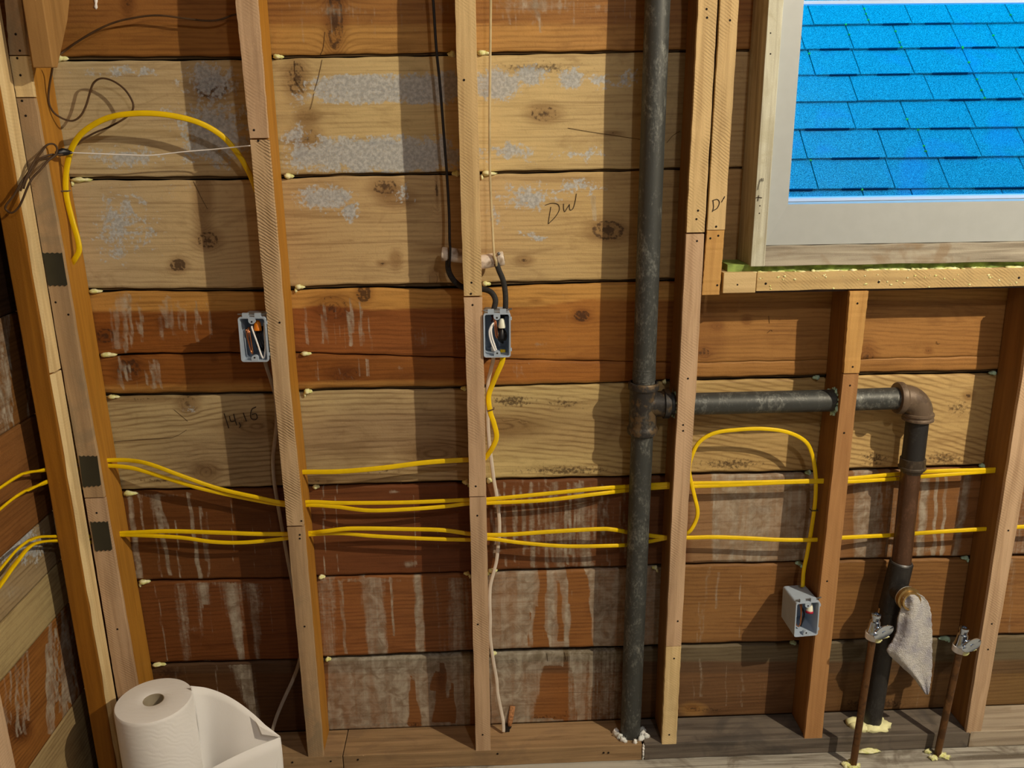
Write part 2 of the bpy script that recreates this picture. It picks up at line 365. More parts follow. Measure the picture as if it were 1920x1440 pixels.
def build_sheath(name, cols, boards, mapf, pxf, edge_back, hole=None, slope=0):
    """cols: 1-D array along the wall; boards: list of (Board, ztop array, zbot array)"""
    V = []; F = []; TONE = []; MASK = []; GR = []; off = 0
    nC = len(cols)
    for bi, (B, zt, zb) in enumerate(boards):
        h = float(np.mean(zt-zb))
        nR = max(3, int(h/0.0045))
        tt = np.linspace(0, 1, nR)
        S = np.repeat(cols[None, :], nR, 0); Z = zt[None, :]*(1-tt[:, None]) + zb[None, :]*tt[:, None]
        rg = np.random.RandomState(bi*13+5)
        cup = 0.0010*np.sin(math.pi*tt)[:, None]*(1 if bi % 2 else -1) + 0.0006*np.sin(S*7+bi)
        Yd = np.repeat(cup, 1, 1) if cup.shape == S.shape else cup*np.ones_like(S)
        # skirt rows turn the board edges back into the wall
        S2 = np.vstack([S[:1], S, S[-1:]]); Z2 = np.vstack([Z[:1], Z, Z[-1:]])
        D2 = np.vstack([np.full((1, nC), edge_back), Yd, np.full((1, nC), edge_back)])
        P = mapf(S2, D2, Z2).reshape(-1, 3)
        u, v = pxf(S2, Z2); u = u.ravel(); v = v.ravel()
        n = P.shape[0]
        stops = B.tone; us = [p[0] for p in stops]; cs = np.array([alb(p[1]) for p in stops])
        tc = np.stack([np.interp(u, us, cs[:, i]) for i in range(3)], 1)
        r = np.zeros(n); g = np.zeros(n); b = np.zeros(n); a = np.full(n, B.ring, float)
        zrel = (Z2 - (zb[None, :]+zt[None, :])/2).ravel(); s_ = S2.ravel()
        gf = zrel*B.gz + 0.004*np.sin(s_*5+bi*2) + B.cath*(s_-B.cx)**2 + bi*3.17
        for ft in B.feats:
            k = ft[0]
            if k == 'P': r = np.maximum(r, ft[2]*ell(u, v, *ft[1]))
            elif k == 'p': r = r - ft[2]*ell(u, v, *ft[1])
            elif k == 'W': g = np.maximum(g, ft[2]*strip(u, v, *ft[1]))
            elif k == 'w': g = g - ft[2]*strip(u, v, *ft[1])
            elif k == 'E': g = np.maximum(g, ft[2]*ell(u, v, *ft[1]))
            elif k == 'S': b = np.maximum(b, 1.3*ft[2]*ell(u, v, *ft[1]))
            elif k == 'X': # flat wash over a span of u
                mk = np.clip((u-ft[1])/6, 0, 1)*np.clip((ft[2]-u)/6, 0, 1); g = np.maximum(g, ft[3]*mk)
            elif k == 'T': # colour patch
                mk = np.clip(ell(u, v, *ft[1])*2-.2, 0, 1)*ft[3]; c = np.array(alb(ft[2])); tc = tc*(1-mk[:, None])+c[None]*mk[:, None]
            elif k == 'B': # colour band between two heights v0(u), v1(u)
                v0 = np.interp(u, ft[1], ft[2]); v1 = np.interp(u, ft[1], ft[3]); mk = np.clip((v-v0)/3+.5, 0, 1)*np.clip((v1-v)/3+.5, 0, 1)*ft[5]
                c = np.array(alb(ft[4])); tc = tc*(1-mk[:, None])+c[None]*mk[:, None]
            elif k == 'R': # random thin drips: u0,u1,n,v0,v1,strength
                rr = random.Random(int(ft[1]*7+ft[2]))
                for _ in range(ft[3]):
                    x0 = rr.uniform(ft[1], ft[2]); y0 = ft[4]+rr.uniform(0, .35)*(ft[5]-ft[4]); y1 = ft[5]-rr.uniform(0, .4)*(ft[5]-ft[4])
                    wv = rr.uniform(1.6, 4.2)
                    g = np.maximum(g, ft[6]*rr.uniform(.6, 1)*strip(u, v, x0, y0, x0+rr.uniform(0, 7), y1, wv*.7, wv))
            elif k == 'K': # knot: u,v,rx,ry,dark
                _, ku, kv, rx, ry, dk = ft
                dx = (u-ku)/rx; dy = (v-kv)/ry; d2 = dx*dx+dy*dy; sc = ry*0.00105
                pert = np.where(d2 > 1, 1.0/np.maximum(d2, 1), 1.0)
                zk = dy*sc
                gf = gf + zk*pert*1.0*np.exp(-np.maximum(d2-1, 0)/14)*(d2 > 1) + (np.sqrt(d2)*sc*1.2+zk)*(d2 <= 1)
                rd = np.sqrt(d2); b = np.maximum(b, np.clip((1.3-rd)*.9, 0, 1)*min(.95, dk*1.2)); b = np.maximum(b, min(.9, dk*1.05)*np.exp(-((rd-1)/.28)**2)*(rx > 7)*(ry > 7))
                mk = np.clip(1.7-np.sqrt(d2)*.75, 0, 1)*.75; c = tc*np.array([.52,.42,.34]); tc = tc*(1-mk[:, None])+c*mk[:, None]
        V.append(P); TONE.append(np.c_[np.clip(tc, 0, 1), np.ones(n)]); MASK.append(np.c_[np.clip(r, 0, 1), np.clip(g, 0, 1), np.clip(b, 0, 1), np.clip(a, 0, 1)]); GR.append(gf)
        R = nR+2
        i, j = np.meshgrid(np.arange(R-1), np.arange(nC-1), indexing='ij')
        q = np.stack([i*nC+j, (i+1)*nC+j, (i+1)*nC+j+1, i*nC+j+1], -1).reshape(-1, 4)
        if hole is not None:
            cs_ = (S2[:-1, :-1]+S2[1:, 1:]).ravel()/2; cz = (Z2[:-1, :-1]+Z2[1:, 1:]).ravel()/2
            q = q[~hole(cs_, cz)]
        F.append(q+off); off += n
    V = np.vstack(V); F = np.vstack(F)
    me = bpy.data.meshes.new(name)
    me.vertices.add(len(V)); me.vertices.foreach_set('co', V.ravel())
    me.loops.add(F.size); me.loops.foreach_set('vertex_index', F.ravel())
    me.polygons.add(len(F)); me.polygons.foreach_set('loop_start', np.arange(0, F.size, 4)); me.polygons.foreach_set('loop_total', np.full(len(F), 4))
    me.update(calc_edges=True)
    for nm, arr in (('tone', np.vstack(TONE)), ('mask', np.vstack(MASK))):
        at = me.attributes.new(nm, 'FLOAT_COLOR', 'POINT'); at.data.foreach_set('color', arr.ravel())
    at = me.attributes.new('grain', 'FLOAT', 'POINT'); at.data.foreach_set('value', np.concatenate(GR))
    me.materials.append(SHEATH)
    o = bpy.data.objects.new(name, me); COL.objects.link(o); WLOC[o] = Vector((0,0,0))
    return o

# seams: (upper polyline, lower polyline) traced on the wall
SEAM = [
 ([(100,105),(450,105),(640,101),(900,97),(1203,94),(1280,93)], [(100,115),(450,113),(640,108),(900,104),(1203,99),(1280,98)]),
 ([(160,331),(467,330),(640,325),(900,321),(1193,316),(1280,314)], [(160,339),(467,338),(640,331),(900,328),(1193,321),(1280,319)]),
 ([(185,540),(350,540),(493,539),(640,533),(900,529),(1187,523),(1260,521)], [(185,550),(230,547),(493,549),(640,542),(690,541),(800,544),(870,543),(1000,536),(1187,530),(1260,529)]),
 ([(190,664),(300,661),(450,660),(565,660),(700,664),(880,670),(960,673),(1187,677),(1280,680),(1300,680)], [(190,669),(300,666),(450,664),(565,663),(700,667),(880,673),(960,675),(1187,679),(1280,680),(1300,680)]),
 ([(200,737),(510,733),(640,726),(870,723),(900,722),(1180,715),(1290,708),(1527,702),(1617,697),(1857,693),(1920,690)], [(200,745),(510,741),(640,733),(875,732),(930,727),(1180,719),(1290,716),(1540,711),(1617,706),(1857,703),(1920,700)]),
 ([(230,917),(530,910),(590,908),(878,900),(930,896),(1177,891),(1300,885),(1520,882),(1593,878),(1740,873),(1850,869)], [(230,923),(530,916),(590,914),(878,908),(930,903),(1177,897),(1300,893),(1520,889),(1593,886),(1740,880),(1850,876)]),
 ([(283,1086),(547,1082),(600,1079),(880,1071),(930,1068),(1175,1060),(1293,1055),(1493,1052),(1577,1047),(1810,1041),(1920,1038)], [(283,1092),(547,1087),(600,1084),(880,1077),(930,1075),(1175,1067),(1293,1061),(1510,1058),(1577,1053),(1810,1048),(1920,1045)]),
 ([(313,1241),(560,1235),(610,1231),(885,1218),(930,1216),(1170,1211),(1283,1206),(1480,1201),(1600,1197),(1800,1191),(1920,1187)], [(313,1247),(560,1241),(610,1238),(885,1228),(930,1226),(1170,1221),(1283,1213),(1480,1208),(1600,1203),(1800,1197),(1920,1193)]),
]
XC = np.arange(-0.91, 2.6, 0.005)
def pline(pts):
    w = [U(p[0], p[1], Y=0.0) for p in pts]; x = [q.x for q in w]; z = [q.z for q in w]
    sl = (z[-1]-z[0])/(x[-1]-x[0])*.3
    out = np.interp(XC, x, z); rg = np.random.RandomState(int(pts[0][1]))
    return out + 0.0006*np.sin(XC*40+pts[0][1])+0.0004*np.sin(XC*97+2)
zl = []
for up, lo in SEAM: zl.append((pline(up), pline(lo)))
for a, b in zl: b[:] = np.minimum(a-0.0002, b)
s0 = zl[0][0]
ext = []
for k in range(4, 0, -1): ext.append((s0*0+1.503+k*0.222, s0*0+1.503+k*0.222-.008))
seams = ext+zl
tops = [s0*0+1.503+5*0.222]+[b for a, b in seams]; bots = [a for a, b in seams]+[s0*0+0.0]
TAN = (196,156,106)
B_up = Board([(0,(176,122,64)),(1900,(170,112,56))], .3)
B_up2 = Board([(0,(196,156,106)),(1900,(190,150,100))], .3)
b0 = Board([(100,(160,100,44)),(450,(166,104,46)),(520,(190,132,66)),(900,(196,136,70)),(1280,(176,116,58))], .35, [
   ('B', [0,2000], [-80,-80], [48,44], (160,98,46), .75), ('X', 520, 880, .22), ('E', (620,20,110,22), .50), ('E', (820,14,60,20), .45), ('E', (1010,10,110,18), .62), ('E', (1120,16,60,18), .45),
   ('K', 628, 40, 14, 46, .65), ('K', 240, 5, 8, 18, .5), ('R', 520, 860, 26, -10, 80, .5), ('R', 905, 1180, 22, -10, 60, .55), ('K', 820, 110, 6, 6, .3)], cath=.01)
b1 = Board([(100,(200,168,120)),(330,(196,160,112)),(520,(196,158,104)),(900,(212,172,112)),(1280,(190,150,98))], .20, [
   ('P', (230,135,110,16), .60), ('P', (395,155,62,50), .72), ('P', (400,250,75,70), .78), ('P', (235,295,110,30), .62), ('P', (300,215,40,30), .50),
   ('P', (680,166,92,34), 1.0), ('P', (800,168,66,32), .95), ('P', (845,160,40,34), .8), ('P', (720,290,170,36), .95), ('P', (555,235,34,62), .72), ('P', (570,295,60,36), .72), ('p', (690,222,130,16), .6), ('p', (640,122,120,10), .5),
   ('P', (935,160,48,32), .86), ('P', (995,142,40,22), .82), ('P', (1072,148,26,20), .86), ('P', (1130,150,40,18), .62), ('P', (960,285,70,26), .62), ('P', (1090,290,80,20), .52), ('P', (1180,150,40,24), .60),
   ('S', (1010,128,110,14), .52), ('S', (560,290,20,26), .5), ('S', (700,268,40,6), .5),
   ('K', 397, 165, 26, 18, .72), ('K', 556, 148, 15, 28, .60), ('K', 1020, 213, 22, 13, .55), ('K', 572, 258, 20, 18, .5), ('K', 575, 218, 14, 10, .3), ('K', 1150, 250, 12, 3, .8), ('K', 735, 268, 9, 2.5, .8), ('K', 698, 270, 5, 4, .7)], cath=.02, cx=.15)
b2 = Board([(100,(196,164,122)),(330,(200,162,112)),(540,(196,152,100)),(900,(204,162,108)),(1100,(200,156,98)),(1280,(184,138,84))], .22, [
   ('P', (230,420,90,85), .60), ('P', (215,480,60,40), .50), ('P', (330,360,60,30), .42), ('P', (610,372,60,26), .80), ('P', (655,395,20,24), .80), ('P', (760,360,60,30), .5),
   ('P', (990,370,70,34), .66), ('P', (1090,350,60,26), .60), ('P', (930,400,30,50), .50), ('P', (985,440,30,9), .62), ('P', (1010,447,20,6), .7),
   ('W', (1113,368,1114,412,4,3), .95), ('K', 390, 450, 17, 14, .62), ('K', 334, 497, 12, 10, .85), ('K', 381, 372, 12, 40, .32), ('K', 722, 350, 20, 12, .62), ('K', 742, 372, 22, 12, .2),
   ('K', 815, 518, 8, 14, .3), ('K', 1140, 432, 26, 16, .66), ('K', 984, 488, 11, 6, .62), ('K', 717, 494, 7, 4, .8), ('K', 742, 487, 8, 12, .4), ('K', 819, 355, 2, 22, .8), ('K', 850, 470, 40, 4, .2)], cath=-.015, cx=-.2)
wane = ('B', [150,240,400,560,600,700,800,900,1000,1100,1200], [530]*11, [584,584,584,578,572,581,578,577,576,561,562], (206,142,70), .85)
b3 = Board([(150,(158,88,34)),(500,(152,82,30)),(560,(166,92,42)),(880,(158,88,38)),(910,(184,114,50)),(1280,(180,108,46)),(1300,(176,116,58)),(1920,(172,112,56))], .34, [wane,
   ('R', 200, 265, 16, 552, 664, .85), ('E', (232,572,22,26), .70), ('R', 296, 325, 7, 552, 652, .8), ('R', 330, 395, 12, 552, 640, .66), ('E', (320,566,24,14), .45), ('R', 570, 700, 15, 560, 660, .7), ('R', 700, 880, 9, 560, 660, .42),
   ('R', 915, 1180, 8, 550, 670, .36), ('E', (792,636,22,30), .50), ('E', (1010,646,22,8), .50), ('E', (1015,665,18,6), .45), ('R', 1180, 1200, 3, 540, 700, .5),
   ('K', 197, 630, 15, 12, .62), ('K', 306, 607, 9, 7, .5), ('K', 623, 578, 26, 20, .50), ('K', 682, 551, 11, 13, .85), ('K', 1091, 592, 12, 9, .8), ('K', 1005, 564, 8, 3, .6), ('K', 1400, 600, 6, 6, .3), ('K', 1345, 612, 8, 6, .5), ('K', 1320, 662, 9, 8, .6), ('K', 1624, 672, 14, 20, .5), ('K', 1742, 658, 5, 4, .6), ('E', (1770,668,12,8), .4),
   ('T', (1330,630,22,40), (150,92,44), .6)], cath=.02, cx=-.1)
b4 = Board([(150,(160,92,36)),(540,(152,84,32)),(900,(160,92,38)),(920,(180,106,46)),(1280,(176,104,44)),(1300,(176,116,58)),(1920,(172,112,56))], .34, [
   ('K', 241, 692, 19, 17, .66), ('K', 402, 674, 4, 3, .5), ('K', 648, 702, 22, 12, .50), ('R', 215, 300, 16, 668, 736, .75), ('R', 330, 400, 8, 672, 730, .40), ('R', 575, 700, 9, 668, 724, .60), ('E', (800,694,14,10), .5), ('E', (750,690,12,8), .5), ('R', 960, 1010, 7, 676, 716, .5),
   ('B', [150,400,520], [722,718,716], [740,740,740], (196,136,68), .7)], cath=.015)
b5 = Board([(200,(190,158,108)),(540,(186,150,104)),(570,(198,164,112)),(880,(190,150,102)),(920,(208,172,110)),(1180,(196,156,98)),(1300,(196,152,92)),(1540,(190,146,88)),(1600,(206,160,98)),(1920,(196,150,92))], .55, [
   ('T', (450,860,130,40), (150,116,80), .6), ('T', (720,810,150,34), (160,120,84), .6), ('T', (1040,800,150,36), (166,124,78), .55), ('T', (640,895,80,8), (140,100,66), .6),
   ('K', 352, 757, 14, 13, .50), ('K', 385, 886, 17, 14, .42), ('K', 478, 800, 40, 16, .0), ('K', 945, 800, 50, 12, .0), ('K', 820, 850, 40, 14, .0), ('S', (1060,882,130,12), .52), ('S', (960,752,50,14), .56), ('S', (700,884,120,12), .40), ('S', (300,900,80,10), .44), ('S', (1060,755,60,16), .46),
   ('S', (1370,870,90,16), .50), ('S', (1770,860,60,18), .50), ('S', (1800,765,40,20), .46), ('K', 1816, 742, 7, 6, .7), ('S', (1640,860,40,20), .5), ('E', (230,868,40,10), .35), ('P', (370,770,50,14), .42), ('K', 262, 748, 60, 5, .45), ('K', 595, 902, 18, 5, .5), ('P', (1030,742,100,8), .3)], cath=.10, cx=-.30, gz=.8)
b6 = Board([(200,(126,72,30)),(540,(118,62,26)),(580,(138,78,40)),(880,(128,66,34)),(910,(132,74,36)),(1280,(132,76,40)),(1300,(164,116,74)),(1560,(158,108,68)),(1600,(150,96,52)),(1920,(150,92,48))], .18, [
   ('W', (243,930,262,1082,5,7), .66), ('W', (262,926,270,995,4,3), .55), ('W', (284,930,302,1080,4,3), .55), ('W', (290,930,320,1078,6,4), .7), ('W', (296,930,318,1000,3,2), .8), ('W', (330,975,338,1080,2,2), .8), ('W', (354,925,375,1084,3,4), .8), ('W', (374,950,386,1050,3,2), .7), ('W', (388,960,392,1080,3,3), .6), ('W', (435,920,438,1080,1.5,1.5), .6), ('W', (472,940,478,1075,2,2), .5), ('W', (503,940,508,1075,2,2), .5), ('E', (300,928,80,5), .55),
   ('W', (605,915,610,1075,2,1.6), .72), ('W', (630,915,634,1070,1.6,1.6), .66), ('W', (776,930,780,1055,2,2), .6), ('W', (820,920,822,1070,1,1), .5), ('E', (738,922,12,4), .7), ('E', (768,1058,16,8), .7),
   ('X', 905, 1280, .30), ('R', 915, 1170, 34, 900, 1068, .72), ('W', (1085,905,1100,1062,12,16), .60), ('W', (1040,905,1050,1062,10,12), .55), ('W', (995,905,1000,1062,5,6), .6), ('E', (1110,960,50,40), .50),
   ('X', 1328, 1560, .62), ('w', (1312,890,1314,1060,14,14), .5), ('E', (1440,1000,100,60), .68), ('E', (1340,960,22,40), .4), ('K', 1425, 955, 12, 5, .5), ('K', 1418, 995, 6, 4, .6), ('X', 1596, 1652, .60), ('R', 1596, 1652, 9, 890, 1048, .8), ('X', 1655, 1700, .45), ('W', (1735,890,1724,1044,8,7), .74), ('W', (1756,890,1750,1044,3,3), .85), ('W', (1774,890,1764,1044,3,3), .85), ('W', (1812,890,1790,1044,12,8), .60), ('E', (1740,1030,50,9), .55), ('X', 1880, 1960, .45)], cath=-.02, cx=.1)
b7 = Board([(250,(136,76,34)),(560,(128,66,28)),(600,(166,98,50)),(880,(150,88,46)),(920,(162,100,50)),(1170,(160,96,46)),(1280,(156,104,56)),(1480,(160,104,56)),(1600,(150,98,50)),(1920,(160,104,56))], .42, [
   ('W', (338,1095,350,1240,16,8), .50), ('W', (380,1095,388,1240,16,7), .62), ('w', (386,1138,388,1236,4,6), .55), ('W', (432,1095,452,1238,22,6), .66), ('W', (474,1095,484,1238,18,6), .55), ('W', (507,1100,510,1200,3,3), .45), ('W', (291,1095,314,1238,2,2), .66), ('E', (420,1094,110,6), .5), ('E', (365,1180,24,12), .5),
   ('W', (612,1082,618,1232,20,16), .55), ('W', (639,1090,648,1225,3,3), .75), ('W', (697,1084,708,1228,17,15), .95), ('W', (733,1084,738,1192,2,2), .9), ('W', (783,1080,790,1226,7,8), .80), ('W', (815,1084,830,1220,12,14), .40), ('W', (858,1084,862,1220,22,22), .58), ('E', (690,1088,90,5), .6),
   ('X', 905, 1280, .78), ('w', (1018,1072,1014,1215,5,2), 1.1), ('w', (1006,1140,1008,1216,2,7), 1.1), ('w', (1086,1072,1082,1214,8,9), 1.4), ('w', (1047,1090,1052,1200,1.5,4), .8), ('w', (1068,1072,1068,1130,3,1), 1.0), ('w', (1099,1080,1103,1212,2,6), .9), ('w', (1020,1180,1024,1215,1,5), .9), ('w', (993,1150,990,1210,1,3), .5), ('K', 1038, 1170, 6, 4, .5), ('W', (985,1074,985,1214,5,5), .95), ('W', (1162,1074,1158,1212,5,5), .9), ('K', 1130, 1140, 16, 12, .15),
   ('W', (1330,1065,1314,1205,5,3), .50), ('W', (1347,1075,1342,1140,3,3), .6), ('W', (1390,1080,1386,1200,1.5,1.5), .6), ('W', (1312,1130,1308,1205,3,2), .5), ('E', (1480,1065,50,5), .4), ('W', (1900,1050,1892,1190,7,5), .45), ('S', (1600,1110,40,30), .15)], cath=.03, cx=.4)
b8 = Board([(280,(112,70,36)),(560,(104,62,34)),(600,(160,98,52)),(880,(150,92,50)),(920,(160,104,60)),(1060,(156,92,44)),(1180,(118,72,36)),(1280,(130,88,54)),(1480,(132,86,50)),(1600,(132,88,48)),(1740,(150,104,62)),(1920,(140,100,56))], .30, [
   ('W', (330,1250,333,1290,6,4), .45), ('W', (345,1250,360,1320,4,3), .4), ('W', (404,1250,408,1300,2,1.5), .7), ('W', (452,1248,482,1355,20,8), .66), ('X', 284, 300, .3), ('S', (320,1262,40,14), .55), ('S', (300,1330,60,14), .4),
   ('X', 612, 885, .86), ('w', (772,1270,778,1358,1,9), 1.3), ('w', (830,1246,826,1352,3,10), 1.3), ('w', (820,1260,816,1290,3,8), 1.0), ('w', (848,1282,845,1352,1,7), 1.2), ('S', (740,1358,150,7), .50), ('S', (800,1236,100,6), .45), ('K', 828, 1272, 6, 14, .4), ('w', (700,1320,700,1360,1,10), .3),
   ('X', 910, 1060, .86), ('w', (1040,1252,1036,1345,14,24), 1.5), ('w', (1070,1240,1076,1345,5,14), 1.3), ('X', 1060, 1170, .50), ('W', (1086,1230,1088,1350,14,5), 1.0), ('W', (1112,1232,1106,1300,3,4), .8), ('W', (1135,1232,1132,1340,6,6), .6), ('S', (960,1240,90,10), .5), ('S', (1060,1236,60,8), .55), ('S', (980,1345,120,8), .5), ('S', (1060,1338,24,12), .4), ('W', (1158,1230,1154,1345,5,5), .6),
   ('R', 1290, 1450, 9, 1225, 1335, .55), ('B', [1280,1600], [1200,1200], [1262,1262], (100,72,50), .55), ('S', (1330,1330,70,7), .45), ('T', (1300,1330,18,9), (190,134,74), .9), ('K', 1298, 1328, 12, 5, .55), ('X', 1600, 1700, .18), ('X', 1700, 1800, .3), ('S', (1640,1320,70,14), .6), ('W', (1900,1200,1890,1300,30,10), .3), ('B', [1790,1960], [1196,1190], [1240,1236], (124,104,74), .8)], cath=-.02)
boards = [B_up2, B_up, B_up2, B_up, b0, b1, b2, b3, b4, b5, b6, b7, b8]
WX0, WX1, WZ0, WZ1 = 0.585, 1.62, 1.065, 2.12     # rough window opening
def mapB(S, Dp, Z): return np.stack([S, Dp, Z], -1)
def pxB(S, Z):
    q = np.stack([S, np.zeros_like(S), Z], -1) - CAM; d = q@FW
    return 960+FPX*(q@RT)/d, 720-FPX*(q@UPV)/d
wall = build_sheath('wall_back', XC, [(b, t, z) for b, t, z in zip(boards, tops, bots)], mapB, pxB, 0.018,
   hole=lambda s, z: (s > WX0) & (s < WX1) & (z > WZ0) & (z < WZ1))
tag(wall, kind='structure', label='bare horizontal plank sheathing between the studs, streaked with old paint and drips')
mb = MB()   # shiplap tongues in the gaps and dark felt behind
W_TONG = wood('board_tongue', (112,84,52), (66,46,28), axis='x', grainamp=.7)
FELT = plain('black_building_felt', (30,24,18), .9, var=.2)
for k, (a, b) in enumerate(seams):
    n = len(XC)
    fr = [.62,.62,.62,.62, .62,.62,.55,.0,.5,.4,.35,.25][k]
    if fr <= 0: continue
    idx = list(range(0, n, 20))+[n-1]
    def inw(x): return WX0 < x < WX1 and a[0] > WZ0-.05 and a[0] < WZ1+.02
    for i, j in zip(idx[:-1], idx[1:]):
        if inw((XC[i]+XC[j])/2): continue
        zi0, zj0 = a[i]-(a[i]-b[i])*fr, a[j]-(a[j]-b[j])*fr
        mb.hexa([(XC[i],.006,zi0),(XC[j],.006,zj0),(XC[j],.016,zj0),(XC[i],.016,zi0),(XC[i],.006,a[i]+.003),(XC[j],.006,a[j]+.003),(XC[j],.016,a[j]+.003),(XC[i],.016,a[i]+.003)])
mb.obj('plank_tongue', W_TONG, wall)
mb = MB(); mb.box(-.93, WX0, .019, .03, -.06, 2.62); mb.box(WX1, 2.62, .019, .03, -.06, 2.62); mb.box(WX0, WX1, .019, .03, -.06, WZ0); mb.box(WX0, WX1, .019, .03, WZ1, 2.62)
mb.obj('felt_backing', FELT, wall)
def onwall(u, v, d=-.0012): p = U(u, v, Y=d); return p
# handwriting and cracks
def strokes(name, lines, mat, parent, r, d, flat=.0004, loc=None):
    m_ = MB()
    for l in lines:
        pts = [U(a, b, Y=d) for a, b in (spline(l, 5) if len(l) > 2 else l)]
        m_.tube(pts, r, flat, 6)
    return m_.obj(name, mat, parent)
dw = [[(1033,388),(1031,400),(1028,419)],[(1022,385),(1034,381),(1046,383),(1049,393),(1041,407),(1028,420)],[(1057,382),(1057,391),(1059,397),(1063,391),(1068,383)],[(1068,383),(1068,390),(1070,394),(1075,390),(1079,376),(1081,363)]]
strokes('pencil_letters', dw, INK, wall, .0006, -.0014)
num = [[(420,775),(425,790),(429,803)],[(430,780),(433,790),(441,789)],[(438,776),(441,788),(444,797)],[(448,792),(451,798),(449,802)],[(456,774),(459,782),(462,790)],[(480,763),(472,768),(470,782),(476,787),(482,784),(480,776),(472,777)]]
strokes('pencil_numbers', num, INK, wall, .0010, -.0016)
cr = [[(552,114),(553,140)],[(551,145),(560,160),(570,174)],[(604,112),(597,145),(590,170)],[(589,175),(586,190),(582,205)],[(609,60),(606,90),(600,104)],[(214,828),(265,824),(322,821)],[(322,821),(336,815),(350,806)],[(326,768),(338,778)],[(338,778),(352,790)],
      [(1065,240),(1100,246),(1140,252),(1205,262)],[(1250,268),(1262,254),(1275,246)],[(363,340),(377,370),(389,392)],[(940,1303),(1010,1300),(1090,1298),(1160,1297)],[(1025,1225),(1027,1240)],[(1058,1223),(1061,1238)],[(752,902),(752,909)],[(786,902),(786,908)],[(640,1313),(720,1308),(800,1304),(880,1303)],[(1300,1052),(1400,1050)],
      [(735,486),(742,480),(748,471)],[(740,490),(750,480),(756,474)],[(742,472),(738,484)],[(812,500),(806,514),(806,530)],[(812,503),(820,520),(818,532)],[(1441,592),(1443,606)],[(1438,625),(1445,619),(1448,621)],[(1756,640),(1758,645),(1762,644)]]
strokes('hairline_crack', cr, plain('crack_brown',(84,54,30),.9), wall, .0004, -.0004)
mb = MB()
p = U(697,-2,Y=0)
mb.lathe(U(180,-4,Y=-.001), U(180,12,Y=-.001)-U(180,-4,Y=-.001), [(0,.003),(.005,.0035),(.010,.0022),(.016,.0035),(.02,.001)], 10); mb.obj('white_drip', WHTW, wall, smooth=True)

# left wall, at X = -0.91
XL = -0.91
YC = np.arange(-3.0, 0.0, 0.006)
lz = [1.92,1.70,1.475,1.252,1.035,.822,.606,.492,.388,.168]
lefts = [B_up, B_up2, B_up, Board([(-900,(160,100,46)),(200,(160,100,46))],.3),
  Board([(-900,(96,64,40)),(200,(96,64,40))], .3), Board([(-900,(150,98,48)),(200,(140,86,40))], .3, [('R', -60, 60, 16, 600, 820, .85), ('X', -400, 24, .5)]),
  Board([(-900,(150,92,46)),(200,(150,92,46))], .3), Board([(-900,(178,146,102)),(200,(170,136,94))], .35, [('P', (40,1020,50,40), .8), ('E', (20,1110,60,30), .5)]),
  Board([(-900,(190,156,104)),(200,(184,150,98))], .15), Board([(-900,(170,104,46)),(200,(160,96,42))], .55, [('R', 8, 70, 10, 1170, 1420, .8), ('R', 86, 145, 18, 1120, 1400, .95), ('K', 26, 1360, 16, 16, .4), ('K', 44, 1372, 12, 14, .3)], cath=.12, cx=-.3),
  Board([(-900,(184,150,100)),(200,(176,140,92))], .4, cath=.1, cx=-.2)]
tl = [YC*0+2.45]+[YC*0+z-.003 for z in lz]; bl = [YC*0+z for z in lz]+[YC*0-.04]
def mapL(S, Dp, Z): return np.stack([XL-Dp, S, Z], -1)
def pxL(S, Z):
    q = np.stack([np.full_like(S, XL), S, Z], -1) - CAM; d = np.maximum(q@FW, .3)
    return 960+FPX*(q@RT)/d, 720-FPX*(q@UPV)/d
wl = build_sheath('wall_left', YC, [(b, t, z) for b, t, z in zip(lefts, tl, bl)], mapL, pxL, 0.016)
tag(wl, kind='structure', label='plank sheathing of the side wall at the left edge')
mb = MB(); mb.box(XL-.03, XL-.017, -3.0, .03, -.06, 2.62); mb.obj('felt_backing', FELT, wl)

# rest of the room (behind and beside the viewpoint)
DRY = plain('painted_drywall', (92,88,86), .9, var=.03)
def slab(name, b, mat, label):
    m_ = MB(); m_.box(*b); return tag(m_.obj(name, mat, loc=((b[0]+b[1])/2, (b[2]+b[3])/2, b[4])), kind='structure', label=label)
slab('wall_right', (2.6,2.66,-3.06,.03,-.06,2.62), DRY, 'plain painted wall at the right')
slab('wall_front', (-.93,2.66,-3.06,-3.0,-.06,2.62), DRY, 'plain painted wall behind the viewpoint')
slab('ceiling', (-.94,2.66,-3.06,.03,2.45,2.5), DRY, 'plain painted ceiling')
mb = MB()
zf = -.042; y = -3.0; k = 0; rg = random.Random(3)
edges = [.0,-.118,-.162,-.30,-.44,-.58]+[-.58-.14*i for i in range(1,18)]
for a, b in zip(edges[:-1], edges[1:]):
    dz = rg.uniform(-.0015,.0015); mb.box(-.93, 2.6, b+.002, a if a < 0 else .0185, zf-.02, zf+min(0,dz))
mb.box(-.945,2.62,-3.02,.035,zf-.04,zf-.02)
tag(mb.obj('floor', W_FLOOR, loc=(0,0,zf)), kind='structure', label='weathered grey plank subfloor')

